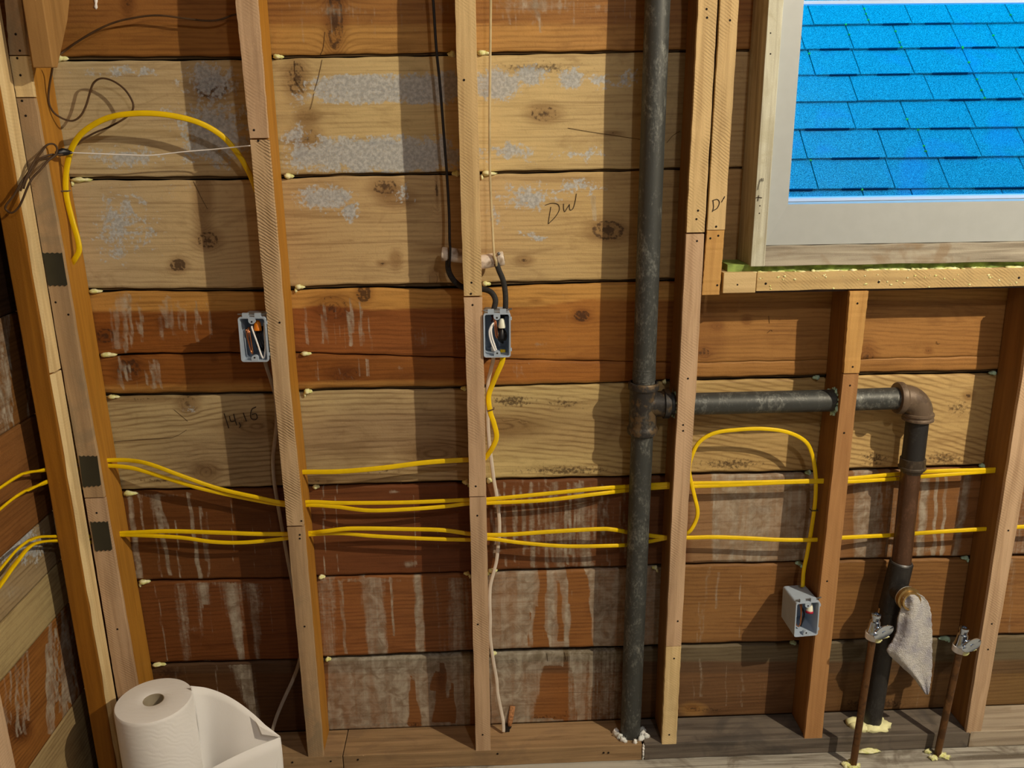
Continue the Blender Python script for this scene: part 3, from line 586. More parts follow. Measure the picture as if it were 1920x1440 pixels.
# ---------------------------------------------------------------- framing
S = 0.09
NAILS = [(476,244),(484,264),(524,605),(565,977),(562,1003),(562,1010),(571,1175),(870,150),(884,530),(883,551),(886,572),(892,912),(895,967),(896,1171),(905,1378),
  (1325,17),(1326,33),(1306,411),(1309,395),(1307,452),(1369,38),(1343,425),(1347,442),(1332,447),(1290,710),(1281,797),(1281,808),(1271,1165),(1264,1235),(1255,1378),
  (1608,569),(1599,688),(1594,723),(1583,812),(1569,1350),(1551,1090),(1891,995),(1860,1170),(1853,1218),(29,64),(37,95),(32,109),(38,141),(41,189),(48,217),(104,567),(128,590),(181,962),(181,1183),(220,1180),(1345,535)]
def lerp_line(pts, v):
    return float(np.interp(v, [p[1] for p in pts], [p[0] for p in pts]))
def stud_strip(parent, Lp, Rp, v0, v1, mat, th=.010, yf=-S, name='furring_strip', seed=0, label=None):
    rg = random.Random(seed+int(v0)); n = 26; rings = []
    m_ = MB()
    for i in range(n+1):
        v = v0+(v1-v0)*i/n
        l = U(lerp_line(Lp, v), v, Y=yf); r = U(lerp_line(Rp, v), v, Y=yf)
        j1, j2 = rg.uniform(-.0005,.0005), rg.uniform(-.0005,.0005); z = (l.z+r.z)/2
        jy = rg.uniform(0,.0006)
        rings.append([(l.x+j1, yf+jy, z), (r.x+j2, yf+jy, z), (r.x+j2, yf+th, z), (l.x+j1, yf+th, z)])
    m_.loft(rings)
    for (a, b) in NAILS:
        if v0 < b < v1 and lerp_line(Lp, b)+2 < a < lerp_line(Rp, b)-2:
            p = U(a, b, Y=yf-.0004); m_.lathe(p, (0,1,0), [(0,.0022),(.001,.0022)], 9, 1)
    o = m_.obj(name, [mat, HOLE], parent, bevel=.0012)
    if label: o['label'] = label
    return o
def stud_body(parent, Lp, Rp, v0, v1, mat, z0=None, z1=None, th=.010, yf=-S, inset=.0015):
    n = 14; rings = []; rg = random.Random(int(v0)+9)
    vs = [v0+(v1-v0)*i/n for i in range(n+1)]
    for i, v in enumerate(vs):
        l = U(lerp_line(Lp, v), v, Y=yf); r = U(lerp_line(Rp, v), v, Y=yf); z = (l.z+r.z)/2
        if i == 0 and z1 is not None: rings.append([(l.x+inset, yf+th, z1),(r.x-inset, yf+th, z1),(r.x-inset,-.0015,z1),(l.x+inset,-.0015,z1)])
        if i == n and z0 is not None: z = z0
        rings.append([(l.x+inset, yf+th, z), (r.x-inset, yf+th, z), (r.x-inset, -.0015, z), (l.x+inset, -.0015, z)])
    m_ = MB(); m_.loft(rings); return m_.obj('stud_body', mat, parent, bevel=.0015)
LA = [(441,0),(468,260),(488,480),(512,720),(538,987),(578,1421)]; RA = [(482,0),(503,260),(523,480),(542,720),(571,1000),(607,1421)]
LB = [(853,0),(867,480),(875,720),(880,930),(892,1408)]; RB = [(892,0),(902,480),(908,720),(912,947),(920,1408)]
LC = [(1310,0),(1287,437),(1273,720),(1260,960),(1241,1398)]; RC = [(1346,0),(1321,437),(1306,720),(1290,960),(1268,1398)]
LT = [(1351,0),(1326,431),(1316,553)]; RT_ = [(1386,0),(1359,431),(1349,553)]
LD = [(1594,545),(1582,700),(1553,960),(1508,1390)]; RD = [(1629,546),(1611,702),(1584,960),(1541,1383)]
LE = [(1940,545),(1918,700),(1877,960),(1812,1374)]; RE = [(1978,545),(1953,700),(1912,960),(1839,1377)]
LF = [(17,0),(80,480),(118,720),(163,960),(205,1230),(236,1420)]
LF = [(8,0),(17,104),(30,183),(80,480),(121,720),(163,960),(207,1230),(239,1420)]; RF = [(40,0),(52,104),(64,183),(118,480),(158,720),(200,960),(247,1230),(280,1420)]
def stud(label, L, R, v0, v1, mat, cuts, z1=2.4, z0=0.0, name='wall_stud'):
    x = U((lerp_line(L,v1)+lerp_line(R,v1))/2, v1, Y=-S).x
    t = thing(name, label, 'stud', (x,-.045,z0), 'studs of the back wall')
    stud_body(t, L, R, v0, v1, mat, z0, z1)
    for i, (a, b, mm) in enumerate(cuts): stud_strip(t, L, R, a, b, mm, seed=i, )
    return t
sA = stud('wall stud with strongly diagonal-sawn face, grey outlet box on its left side', LA, RA, 0, 1421, W_STUD, [(-70,259,W_STRIP),(262,986,W_SAWN),(989,1421,W_PINK)])
sB = stud('middle wall stud between the porcelain tube ends, plain narrow face', LB, RB, 0, 1408, W_STUD, [(-70,555,W_TWIN),(558,931,W_STRIP),(933,1408,W_STRIP)])
sC = stud('full-height wall stud just right of the vertical black iron pipe', LC, RC, 0, 1398, W_STUDD, [(-70,436,W_TWIN),(439,1212,W_STRIP),(1213,1398,W_LIGHT)])
sD = stud('short reddish stud under the window with the angled grey box on its left', LD, RD, 546, 1387, W_STUDD, [(546,700,W_AMB),(702,1387,W_RED)], z1=None)
sE = stud('short stud under the window at the right edge, behind the right shutoff valve', LE, RE, 545, 1375, W_STUDD, [(545,1375,W_STRIP)], z1=None)
t = thing('wall_stud', 'jamb stud with a pencilled letter on its face, ending beside the window sill block', 'stud', (U(1332,553,Y=-S).x,-.045,U(1332,553,Y=-S).z), 'studs of the back wall')
stud_body(t, LT, RT_, 0, 553, W_STUDD, U(1332,553,Y=-S).z, 2.4)
tw = stud_strip(t, LT, RT_, -70, 431, W_TWIN, seed=1); stud_strip(t, LT, RT_, 432, 553, W_AMB, seed=2)
strokes('pencil_letter', [[(1337,376),(1338,388),(1336,397)],[(1336,376),(1345,374),(1349,380),(1345,390),(1337,395)],[(1353,379),(1358,370)],[(1357,373),(1359,368)]], INK, t, .0008, -S-.0006)

# corner assembly at the left
t = thing('corner_stud', 'corner stud of the back wall carrying three dark steel nail plates', 'stud', (-.80,-.045,0))
stud_body(t, LF, RF, 0, 1420, W_STUD, 0.0, 2.4, th=.010)
for i, (a, b, mm) in enumerate([(-70,103,W_PINK),(105,182,W_LIGHT),(184,933,W_PINK),(935,1420,W_STRIP)]): stud_strip(t, LF, RF, a, b, mm, seed=i+20)
t = thing('corner_post', 'amber side-wall post nailed beside the corner stud, dark space to its left', 'post', (-.845,-.11,zf))
mb = MB(); rg = random.Random(4)
rr = [[(-.864+rg.uniform(-.0006,.0006),-.129,z),(-.8255,-.129,z),(-.8255,-.0915,z),(-.864,-.0915,z)] for z in np.linspace(zf,2.4,20)]
mb.loft(rr); mb.obj('post_body', W_POST, t, bevel=.002)
for z0, z1, mm in ((U(70,716,X=-.82).z, 2.4, W_LIGHT), (zf, U(70,719,X=-.82).z, W_LIGHT)):
    mb = MB(); rr = [[(-.8255,-.127+rg.uniform(0,.004),z),(-.819+rg.uniform(-.0005,.0005),-.120+rg.uniform(-.002,.002),z),(-.819,-.0915,z),(-.8255,-.0915,z)] for z in np.linspace(z0,z1,24)]
    mb.loft(rr); mb.obj('edge_strip', mm, t, bevel=.001)
# hanging wedge block at the ceiling
q = [U(40,0,Y=-.135),U(81,0,Y=-.135),U(98,127,Y=-.135),U(61,125,Y=-.135)]
xl0, xr0 = U(61,125,Y=-.135).x, U(100,127,Y=-.135).x; zb_ = U(80,127,Y=-.135).z
mb = MB(); yt = -.03
dxs = (U(40,0,Y=-.135).x-xl0, U(81,0,Y=-.135).x-xr0)
mb.hexa([(xl0,-.135,zb_),(xr0,-.135,zb_),(xr0,-.120,zb_+.004),(xl0,-.120,zb_+.004),
         (xl0-.0,-.135,2.4),(xr0,-.135,2.4),(xr0,-.0915+.0,2.4),(xl0,-.0915,2.4)])
mb.v[6] = (xr0, -.0955, 2.4); mb.v[7] = (xl0, -.0955, 2.4)
mb2 = MB(); z2 = U(108,0,Y=-.05).z
prof = [(-.135,zb_),(-.118,zb_+.001),(-.050,zb_+.085),(-.030,zb_+.120),(-.030,2.4),(-.135,2.4)]
b_ = [(xl0,y,z) for y,z in prof]; c_ = [(xr0,y,z) for y,z in prof]
mb2.loft([b_, c_]); 
tag(mb2.obj('brace_block', wood('brace_wood', (178,124,68), (138,88,42)), loc=(xl0,-.13,zb_), bevel=.002), 'tapered wooden brace end hanging at the top left corner', 'brace')
# next stud of the left wall
mb = MB(); mb.box(XL+.001,-.826,-.499,-.461,zf,2.4)
tag(mb.obj('side_wall_stud', W_STRIP, loc=(-.86,-.48,zf), bevel=.002), 'pale side-wall stud cropped at the bottom left corner', 'stud')
# nail plates
for i, (a, b, c, d, la) in enumerate([((79,474),(116,474),(126,535),(90,535),'dark steel nail plate nearest the top of the corner stud'),((148,855),(182,855),(189,910),(155,913),'dark steel nail plate in the middle, level with the upper yellow cables'),((169,979),(202,978),(210,1031),(178,1033),'lowest dark steel nail plate, level with the lower yellow cables')]):
    m_ = MB(); yf = -S-.0012
    top = [U(a[0]+(b[0]-a[0])*k/8, a[1]+(b[1]-a[1])*k/8+(3 if k%2 else -1)*(.5), Y=yf) for k in range(9)]
    bot = [U(d[0]+(c[0]-d[0])*k/8, d[1]+(c[1]-d[1])*k/8+(2 if k%2 else -1), Y=yf) for k in range(9)]
    fr = top+bot[::-1]; bk = [p+Vector((0,.0012,0)) for p in fr]; m_.loft([fr, bk])
    tag(m_.obj('nail_plate', PLATE, loc=U((a[0]+c[0])/2,(a[1]+c[1])/2,Y=yf)), la, 'metal plate', 'steel nail plates on the corner stud')

# bottom plate in four lengths
def plate(x0, x1, z1, z0, mat, la, holes=()):
    m_ = MB(); n = max(4, int((x1-x0)/.05)); rg = random.Random(int(x0*100)); rings = []
    for i in range(n+1):
        x = x0+(x1-x0)*i/n; j = rg.uniform(-.0012,.0012)
        rings.append([(x,-S+j-.0006,z0),(x,-.0008,z0),(x,-.0008,z1),(x,-S+j-.0006,z1)])
    m_.loft(rings)
    for a, b in holes:
        m_.lathe(U(a,b,Y=-S-.0022), (0,1,0), [(0,.0024),(.002,.0024)], 9, 1)
    return tag(m_.obj('sill_plate', [mat, HOLE], loc=((x0+x1)/2,-S/2,z0), bevel=.002), la, 'sill plate', 'sill plate lengths along the floor')
xs = [U(643,1425,Y=-S).x, U(1205,1412,Y=-S).x, U(1816,1392,Y=-S).x]
plate(-.775, xs[0]-.001, 0, zf, W_PLATE, 'short brown sill plate piece beside the paper towel roll', [(548,1430),(620,1428)])
plate(xs[0]+.001, xs[1]-.002, 0, zf, W_PLATE, 'long pinkish-brown sill plate under the middle stud', [(671,1425),(933,1414),(1132,1412),(1141,1412)])
plate(xs[1]+.004, xs[2]-.001, 0, zf, W_PLATED, 'dark grey sill plate behind the two copper supply pipes')
plate(xs[2]+.001, 2.58, .002, zf, W_PLATEL, 'pale weathered sill plate at the right edge')

# ---------------------------------------------------------------- window
zs_t, zs_b = U(1500,510,Y=-S).z, U(1500,546,Y=-S).z
xb0, xb1 = U(1355,530,Y=-S).x, U(1418,530,Y=-S).x
m_ = MB(); m_.box(xb0+.001, xb1-.0008, -S-.001, -.001, zs_b-.001, zs_t+.001); m_.lathe(U(1383,534,Y=-S-.0016),(0,1,0),[(0,.002),(.002,.002)],9,1)
tag(m_.obj('wood_block', [wood('block_wood', (214,172,116), (176,130,80), axis='x', saw=.1), HOLE], loc=((xb0+xb1)/2,-.045,zs_b), bevel=.0015), 'short tan wood block at the left end of the window sill beam', 'wood block')
m_ = MB(); n = 30; rg = random.Random(8)
m_.loft([[(x,-S,zs_b+.002+rg.uniform(-.0008,.0008)),(x,-.001,zs_b+.002),(x,-.001,zs_t),(x,-S,zs_t+rg.uniform(-.0008,.0008))] for x in np.linspace(xb1+.0008,1.72,n)])
for a, b in ((1436,532),(1648,529),(1911,521)): m_.lathe(U(a,b,Y=-S-.0008),(0,1,0),[(0,.0026),(.002,.0026)],9,1)
beam = m_.obj('sill_beam', [W_SILL, HOLE], loc=(1.1,-.045,zs_b), bevel=.0015); tag(beam, 'rough-sawn tan wood beam under the window, flecked with foam', 'beam')
m_ = MB(); m_.box(xb1+.003,1.7,-S+.012,-.02,zs_b-.004,zs_b+.0015); m_.obj('underside_strip', plain('dark_brown_strip',(96,70,58),.8,var=.2), beam)  # thin dark strip along the lower edge of the beam
m_ = MB(); rg = random.Random(11)
for _ in range(46):
    a = rg.uniform(1425,1920); b = 514+rg.random()**1.6*22+(1920-a)*.014*rg.random(); p = U(a,b,Y=-S-.0005); r = rg.uniform(.0005,.0018)
    m_.blob(p, (r*rg.uniform(.8,2.2),.0009,r), int(a), 5, 7, .3)
for x in np.arange(xb1-.0, 1.7, .007):
    if rg.random() < .6: m_.blob((x+rg.uniform(-.004,.004),-S+.006+rg.uniform(0,.004),zs_t), (rg.uniform(.003,.013),.006,rg.uniform(.0008,.003)), int(x*999), 5, 7, .35)
m_.obj('foam_flecks', FOAM, beam, smooth=True).__setitem__('kind','stuff')
# foam strip between beam and casing
zc_b = U(1500,498,Y=-S).z
m_ = MB(); m_.loft([[(x,-S+.014+.003*math.sin(x*60)+.002*math.sin(x*171),zs_t-.001),(x,-.01,zs_t-.001),(x,-.01,zc_b+.002),(x,-S+.012+.003*math.sin(x*81),zc_b+.002)] for x in np.linspace(xb0+.012,1.68,120)])
tag(m_.obj('foam_strip', FOAMG, loc=(1.1,-.05,zs_t), smooth=True, auto=40), 'green-yellow foam bead squeezed between window casing and sill beam', 'foam')
# casing boards + frame: window_1
win = thing('window_1', 'cream framed window looking onto blue shingles', 'window', (1.1,-.05,zc_b)); del win['category']; win['kind'] = 'structure'
cxl = U(1424,250,Y=-S).x; cxr = U(1451,250,Y=-S).x     # casing upright
zct = U(1500,461,Y=-S).z
m_ = MB(); rg = random.Random(2)
m_.loft([[(cxl,-S-.002+rg.uniform(-.0006,.0006),z),(cxr,-S-.002,z),(cxr,.018,z),(cxl,.018,z)] for z in np.linspace(zc_b,2.2,30)])
for a, b in ((1445,62),(1445,101),(1425,386),(1424,400)): m_.lathe(U(a,b,Y=-S-.0028),(0,1,0),[(0,.0016),(.002,.0016)],8,1)
m_.obj('casing_upright', [W_OLDV, HOLE], win, bevel=.001)
strokes('pencil_marks', [[(1426,336),(1423,346),(1421,356)],[(1428,334),(1428,340)],[(1431,334),(1431,340)],[(1417,371),(1422,370),(1429,371)],[(1423,366),(1421,377)]], INK, win, .0006, -S-.0034)
m_ = MB()
m_.loft([[(x,-S-.001+rg.uniform(-.0006,.0006),zc_b+.0006*math.sin(x*40)),(x,.018,zc_b),(x,.018,zct),(x,-S-.001,zct+.0008*math.sin(x*55))] for x in np.linspace(cxl+.0075,1.66,40)])
m_.obj('casing_sill_board', W_OLD, win, bevel=.0012)
m_ = MB(); m_.box(1.63,1.66,-S,.018,zct,2.2); m_.obj('casing_upright', W_OLDV, win)
# sloping frame faces (slightly canted so that it reads as one flat cream band)
fx0 = cxr+.001; fz0 = zct+.001
yo, yi = -.080, -.074
gx0 = U(1488,250,Y=yi).x; gz0 = U(1500,383,Y=yi).z
def quadframe(x0,z0,x1,z1,X0,Z0,X1,Z1):
    m_ = MB()
    O = [(x0,yo,z0),(x1,yo,z0),(x1,yo,z1),(x0,yo,z1)]; I = [(X0,yi,Z0),(X1,yi,Z0),(X1,yi,Z1),(X0,yi,Z1)]
    Ob = [(a,.03,c) for a,b,c in O]; Ib = [(a,.03,c) for a,b,c in I]
    for k in range(4):
        j = (k+1)%4
        m_.add([O[k],O[j],I[j],I[k]],[(0,1,2,3)]); m_.add([I[k],I[j],Ib[j],Ib[k]],[(0,1,2,3)]); m_.add([O[k],O[j],Ob[j],Ob[k]],[(3,2,1,0)]); m_.add([Ob[k],Ob[j],Ib[j],Ib[k]],[(3,2,1,0)])
    return m_
quadframe(fx0,fz0,1.629,2.19,gx0,gz0,1.56,2.12).obj('window_frame', WFRAME, win)
SASH = plain('white_outer_sash', (176,186,200), .4, var=.02)
zt_ = U(1600,6,Y=.0).z
m_ = MB(); t_ = .007
m_.box(gx0+.0005,gx0+t_*.35,-.02,.02,gz0+.001,2.119); m_.box(gx0+.001,1.559,-.02,.02,gz0+.0008,gz0+t_); m_.box(gx0+.001,1.559,-.02,.02,2.112,2.119)
m_.box(gx0+.001,1.559,-.0,.02,zt_-.001,zt_+.005)
m_.obj('sash_edge', SASH, win)
m_ = MB(); m_.box(gx0+.002,1.555,.0095,.0105,gz0+.003,2.115); m_.obj('window_pane', GLASS, win)

# neighbouring roof outside
def roofmat():
    t = NT('asphalt_shingles'); C = t.coord((1,1,1), rand=False)
    a = t.noise(C, 420, 2, .8); b = t.noise(C, 5, 3); s = t.noise(C, 150, 3, .7)
    c = t.mix(t.ramp01(a, .40, .66), alb((90,108,112)), (.62,.74,.80))
    c = t.mix(t.math('MULTIPLY', t.ramp01(b, .55, .68), .22), c, alb((176,140,190)))
    t.bump(a, .6, .003); return t.fin(c, .85, 0, .3)
ROOF = roofmat(); ROOFD = plain('deck_and_tab_shade', (64,70,90), .9); MOSS = plain('roof_moss', (190,196,60), .9, var=.3)  # dark tone shared by the roof deck and the painted tab shade
th, ps = math.radians(42), math.radians(-3)
r_ = Vector((math.cos(ps), math.sin(ps), 0)); s_ = Vector((-math.sin(ps)*math.cos(th), math.cos(ps)*math.cos(th), math.sin(th))); n_ = r_.cross(s_)
p0 = Vector(CAM) + (Vector(FW)+Vector(RT)*(1530-960)/FPX+Vector(UPV)*(720-357)/FPX)*2.8
if n_.z < 0: n_ = -n_
EX = .1396
m_ = MB(); rg = random.Random(5)
rf = thing('shingle_roof', 'neighbouring roof of bluish asphalt shingles seen through the window', 'roof', p0)
tab_shades = MB(); moss = MB()  # first mesh: dark strips painted in as shade below the tab edges
for k in range(-3, 16):
    x = -1.0+rg.uniform(0,.2); lift = .008
    while x < 2.6:
        wd = rg.uniform(.13,.30); hd = rg.uniform(0,.004)
        a = p0+r_*x+s_*(k*EX-hd)+n_*(lift+rg.uniform(0,.002)); b = a+r_*(wd-.004); up = s_*(EX+.02)-n_*lift
        m_.hexa([a-n_*.006, b-n_*.006, b+up-n_*.006, a+up-n_*.006, a, b, b+up, a+up])
        if rg.random() < .6:
            c_ = a+r_*wd*.3-s_*.003; tab_shades.hexa([c_-n_*.010, c_+r_*wd*.6-n_*.010, c_+r_*wd*.6+s_*.004-n_*.010, c_+s_*.004-n_*.010, c_+n_*.0005, c_+r_*wd*.6+n_*.0005, c_+r_*wd*.6+s_*.004+n_*.0005, c_+s_*.004+n_*.0005])
        for _ in range(rg.choice([0,0,1,3])):
            moss.blob(b+s_*rg.uniform(0,EX)+n_*.001, (.004,.004,.003), rg.randint(0,999), 4, 6, .4)
        x += wd
m_.obj('shingle_courses', ROOF, rf).__setitem__('kind','stuff'); tab_shades.obj('tab_shadow_strips', ROOFD, rf); moss.obj('moss_tufts', MOSS, rf).__setitem__('kind','stuff')
under = MB(); a = p0-r_*1.2-s_*.42-n_*.012; under.hexa([a, a+r_*4, a+r_*4+s_*2.6, a+s_*2.6, a+n_*.006, a+r_*4+n_*.006, a+r_*4+s_*2.6+n_*.006, a+s_*2.6+n_*.006]); under.obj('roof_deck', ROOFD, rf)

# ---------------------------------------------------------------- pipes
PR = .0232
def pp(u, v, y=-.052): return U(u, v, Y=y)
stack = thing('vent_pipe', 'thick vertical black iron pipe running from the top frame edge to the floor', 'pipe', pp(1181,1392))
P0, P1, P2, P3 = pp(1233,0), pp(1207,716), pp(1204,812), pp(1181,1394)
dt = (P0-P1).normalized()
m_ = MB(); m_.tube([P1-dt*.02, P1+dt*.3, P0, P0+dt*.9], PR, seg=32, ref=(0,1,0)); upp = m_.obj('upper_pipe', PIPE, stack, smooth=True, auto=50)
m_ = MB()
for k in range(9): m_.lathe(P1+dt*(.004+.0028*k), dt, [(0,PR),(.0014,PR+.0009),(.0026,PR)], 32)
m_.obj('pipe_thread', PIPE, upp, smooth=True)
m_ = MB(); bz = (P3.z-.03); m_.tube([Vector((P3.x+.0,P3.y,-.02)), P3, P3.lerp(P2,.5), P2+dt*.02], PR, seg=32); m_.obj('lower_pipe', PIPE, stack, smooth=True, auto=50)
ax = (P1-P2).normalized(); L_ = (P1-P2).length
m_ = MB(); m_.lathe(P2, ax, [(0,.0262),(.0,.0305),(.004,.0318),(.012,.0318),(.016,.0290),(.02,.0285),(L_-.021,.0285),(L_-.017,.0290),(L_-.014,.0318),(L_-.003,.0318),(L_,.0300),(L_,.0262)], 36, cap=False)
T0 = P2.lerp(P1,.5); T0 = pp(1207,757); hx = (pp(1305,757)-T0).normalized()
m_.lathe(T0, hx, [(0,.0265),(.036,.0265),(.040,.0275),(.041,.0310),(.052,.0310),(.054,.0255)], 32)
m_.obj('tee_fitting', FIT, stack, smooth=True, auto=40)
# branch
br = thing('branch_pipe', 'horizontal black iron pipe crossing two studs to a rusty elbow', 'pipe', T0)
E0 = pp(1722,745)
m_ = MB(); m_.tube([T0+hx*.05, pp(1310,757), pp(1556,751), pp(1690,746.5)], PR, seg=32, ref=(0,1,0)); m_.obj('pipe', PIPE, br, smooth=True, auto=50)
c0 = pp(1683,746.5); c1 = pp(1728,747); c2 = pp(1721,790)
m_ = MB(); hx2 = (c1-c0).normalized(); dn = (pp(1713,850)-pp(1722,770)).normalized()
cor = pp(1725,746.5); arc = []
R_ = .034
for k in range(9):
    a = math.pi/2*k/8; arc.append(cor-hx2*R_+hx2*R_*math.sin(a)+dn*R_*(1-math.cos(a)))
m_.tube([cor-hx2*(R_+.006)]+arc+[cor+dn*(R_+.006)], .0282, seg=32, ref=(0,1,0))
m_.lathe(cor-hx2*(R_+.017), hx2, [(0,.024),(0,.0325),(.004,.0340),(.011,.0340),(.015,.029),(.018,.0275)], 32)
m_.lathe(cor+dn*(R_-.004), dn, [(0,.0275),(.002,.0315),(.006,.0320),(.008,.0300),(.011,.0300),(.013,.0318),(.017,.0318),(.0185,.0245)], 32)
m_.obj('elbow_fitting', ELB, br, smooth=True, auto=40)
V0 = cor+dn*R_; V1 = pp(1711,866)
dr = thing('drain_pipe', 'brown and black vertical drain below the elbow with a side outlet', 'pipe', pp(1633,1365))
m_ = MB(); m_.tube([V0, V1], PR, seg=32); m_.obj('nipple', DRB, dr, smooth=True, auto=50)
dd = (pp(1690,1050)-V1).normalized()
m_ = MB(); m_.lathe(pp(1712,858), dd, [(0,.0235),(.001,.0262),(.018,.0262),(.020,.0285),(.024,.0285),(.026,.0250),(.034,.0215)], 14); m_.obj('hex_coupling', pipemat('dark_coupling',(84,66,50),(128,104,78)), dr, smooth=True, auto=30)
V2 = pp(1690,1055); m_ = MB(); m_.tube([pp(1708,880), V2], .0205, seg=32); m_.obj('copper_pipe', DRN, dr, smooth=True, auto=50)
V3 = pp(1669,1142); V4 = pp(1632,1368); V5 = V4+(V4-V3).normalized()*.06
m_ = MB(); m_.tube([V2+(V2-V3).normalized()*.004, V2, V2.lerp(V3,.5), V3, V3+(V3-V2).normalized()*.002], [.0215,.0252,.0255,.0252,.0215], seg=32); 
brn = V2.lerp(V3,.55); bd = Vector((.10,-1,.06)).normalized()
m_.lathe(brn, bd, [(0,.022),(.034,.022),(.036,.0245),(.044,.0245)], 28)
dt_ = m_.obj('drain_tee', DRB, dr, smooth=True, auto=40)
m_ = MB(); m_.lathe(V2+(V2-V3).normalized()*.001, (V2-V3), [(0,.0205),(.0,.0232),(.0025,.0232),(.0025,.0205)], 32); m_.obj('solder_ring', STEEL, dt_, smooth=True)
m_ = MB(); m_.tube([V3, V3.lerp(V4,.4), V4, V5], .0212, seg=32); m_.obj('lower_pipe', DRB, dr, smooth=True, auto=50)
m_ = MB(); m_.lathe(brn+bd*.042, bd, [(0,.023),(.001,.0262),(.005,.0262),(.006,.0225)], 28); m_.obj('white_washer', plain('white_gasket',(222,214,200),.5), dt_, smooth=True)
m_ = MB(); m_.lathe(brn+bd*.046, bd, [(0,.021),(.0,.0270),(.009,.0270),(.010,.0225),(.019,.0215),(.019,.0175),(.004,.017)], 8+12, cap=False); m_.obj('brass_nut', BRASS, dt_, smooth=True, auto=30)
BE = brn+bd*.062
# rag stuffed into the outlet
Lr = [(1694,1121),(1692,1130),(1689,1144),(1684,1160),(1681,1185),(1673,1203),(1664,1223),(1688,1248),(1714,1273),(1735,1302)]
Rr = [(1721,1113),(1735,1122),(1744,1140),(1747,1165),(1748,1190),(1748,1215),(1748,1240),(1747,1262),(1745,1282),(1741,1303)]
m_ = MB(); NJ, NI = 22, 60; fr = []; bk = []
SL, SR = spline(Lr, 7), spline(Rr, 7); N_ = len(SL)
rg = random.Random(6)
for i in range(N_):
    t = i/(N_-1); row = []; rb = []
    for j in range(NJ):
        f = j/(NJ-1); a = SL[i][0]*(1-f)+SR[i][0]*f; b = SL[i][1]*(1-f)+SR[i][1]*f
        if 0 < i < N_-1 and j in (0, NJ-1): a += rg.uniform(-.7,.7)
        yy = BE.y-.003 - .010*math.sin(min(1,t*2.2)*math.pi/2)*math.sin(math.pi*f) + .004*math.sin(f*9+t*3) + (.02*t) + rg.uniform(-.0009,.0009)
        row.append(U(a, b, Y=yy)); 
        p = U(a, b, Y=yy); th_ = .003+.010*max(0,1-t*4)*math.sin(math.pi*f)
        rb.append(p+Vector((0,th_,0)))
    fr.append(row); bk.append(rb)
rings = [fr[i]+bk[i][::-1] for i in range(N_)]
m_.loft(rings)
tag(m_.obj('terry_rag', TERRY, loc=BE, smooth=True), 'white terry cloth rag stuffed in the drain outlet and hanging down', 'rag')

# copper supply stubs with angle stops
def supply(fu, fv, tu, tv, hu, hv, lab, vlab):
    base = U(fu, fv, Z=zf); top = U(tu, tv, Y=base.y-.0)
    m_ = MB(); m_.tube([base-Vector((0,0,.01)), base.lerp(top,.5), top], .0078, seg=20)
    pz = tag(m_.obj('copper_supply_pipe', COPP, loc=base, smooth=True, auto=50), lab, 'pipe', 'copper supply pipes')
    d = (top-base).normalized()
    v = thing('shutoff_valve', vlab, 'valve', top, 'chrome shutoff valves')
    m_ = MB(); m_.lathe(top-d*.006, d, [(0,.0090),(0,.0160),(.014,.0165),(.016,.0120)], 24); m_.obj('white_collar', plain('white_collar',(236,226,204),.5), v, smooth=True, auto=40)
    m_ = MB(); m_.lathe(top+d*.006, d, [(0,.0150),(.004,.0150),(.012,.0128),(.030,.0105),(.032,.0082),(.040,.0082),(.041,.0098),(.047,.0098),(.048,.0050),(.044,.0045)], 24); m_.obj('valve_body', CHROME, v, smooth=True, auto=35)
    hd = Vector((.34,-1,.22)).normalized(); st = top+d*.019
    m_ = MB(); m_.lathe(st, hd, [(0,.0085),(.012,.0085),(.013,.0062),(.024,.0062)], 18); vs_ = m_.obj('valve_stem', CHROME, v, smooth=True, auto=35)
    c = st+hd*.022; sd = Vector((1,.30,.16)); sd = (sd-hd*sd.dot(hd)).normalized(); up_ = hd.cross(sd)
    m_ = MB(); rg_ = []
    for hh, s1 in ((0,.55),(.001,.9),(.003,1.0),(.0055,1.0),(.0070,.92),(.0066,.5),(.0066,.20),(.0082,.18),(.0082,.01)):
        rg_.append([c+hd*hh+sd*.0275*s1*math.cos(2*math.pi*k/28)+up_*.0135*s1*math.sin(2*math.pi*k/28)*(1+.0*k) for k in range(28)])
    m_.loft(rg_); m_.obj('oval_handle', CHROME, vs_, smooth=True, auto=40)
    m_ = MB(); m_.blob(top+d*.000+Vector((.004,-.013,-.003)), (.011,.005,.005), 3); m_.blob(top+Vector((.020,-.010,.004)), (.011,.005,.0045), 5)
    m_.obj('foam_smear', FOAM, v, smooth=True)
    m_ = MB()
    for k in range(7): m_.blob(base+Vector((random.uniform(-.02,.024),random.uniform(-.014,.014),.003)), (random.uniform(.006,.012),.007,.005), k+int(fu), 7, 9, .4)
    tag(m_.obj('foam_collar', FOAM, loc=base, smooth=True), 'cream foam collar at the floor around the '+('left' if fu < 1700 else 'right')+' copper pipe', 'foam')
supply(1599,1436,1637,1192,1651,1166,'left of the two thin copper supply pipes, in front of the black drain','left chrome shutoff valve with an oval handle, beside the drain')
supply(1757,1416,1800,1216,1812,1195,'right of the two thin copper supply pipes, right of the hanging rag','right chrome shutoff valve with an oval handle, in front of the right stud')

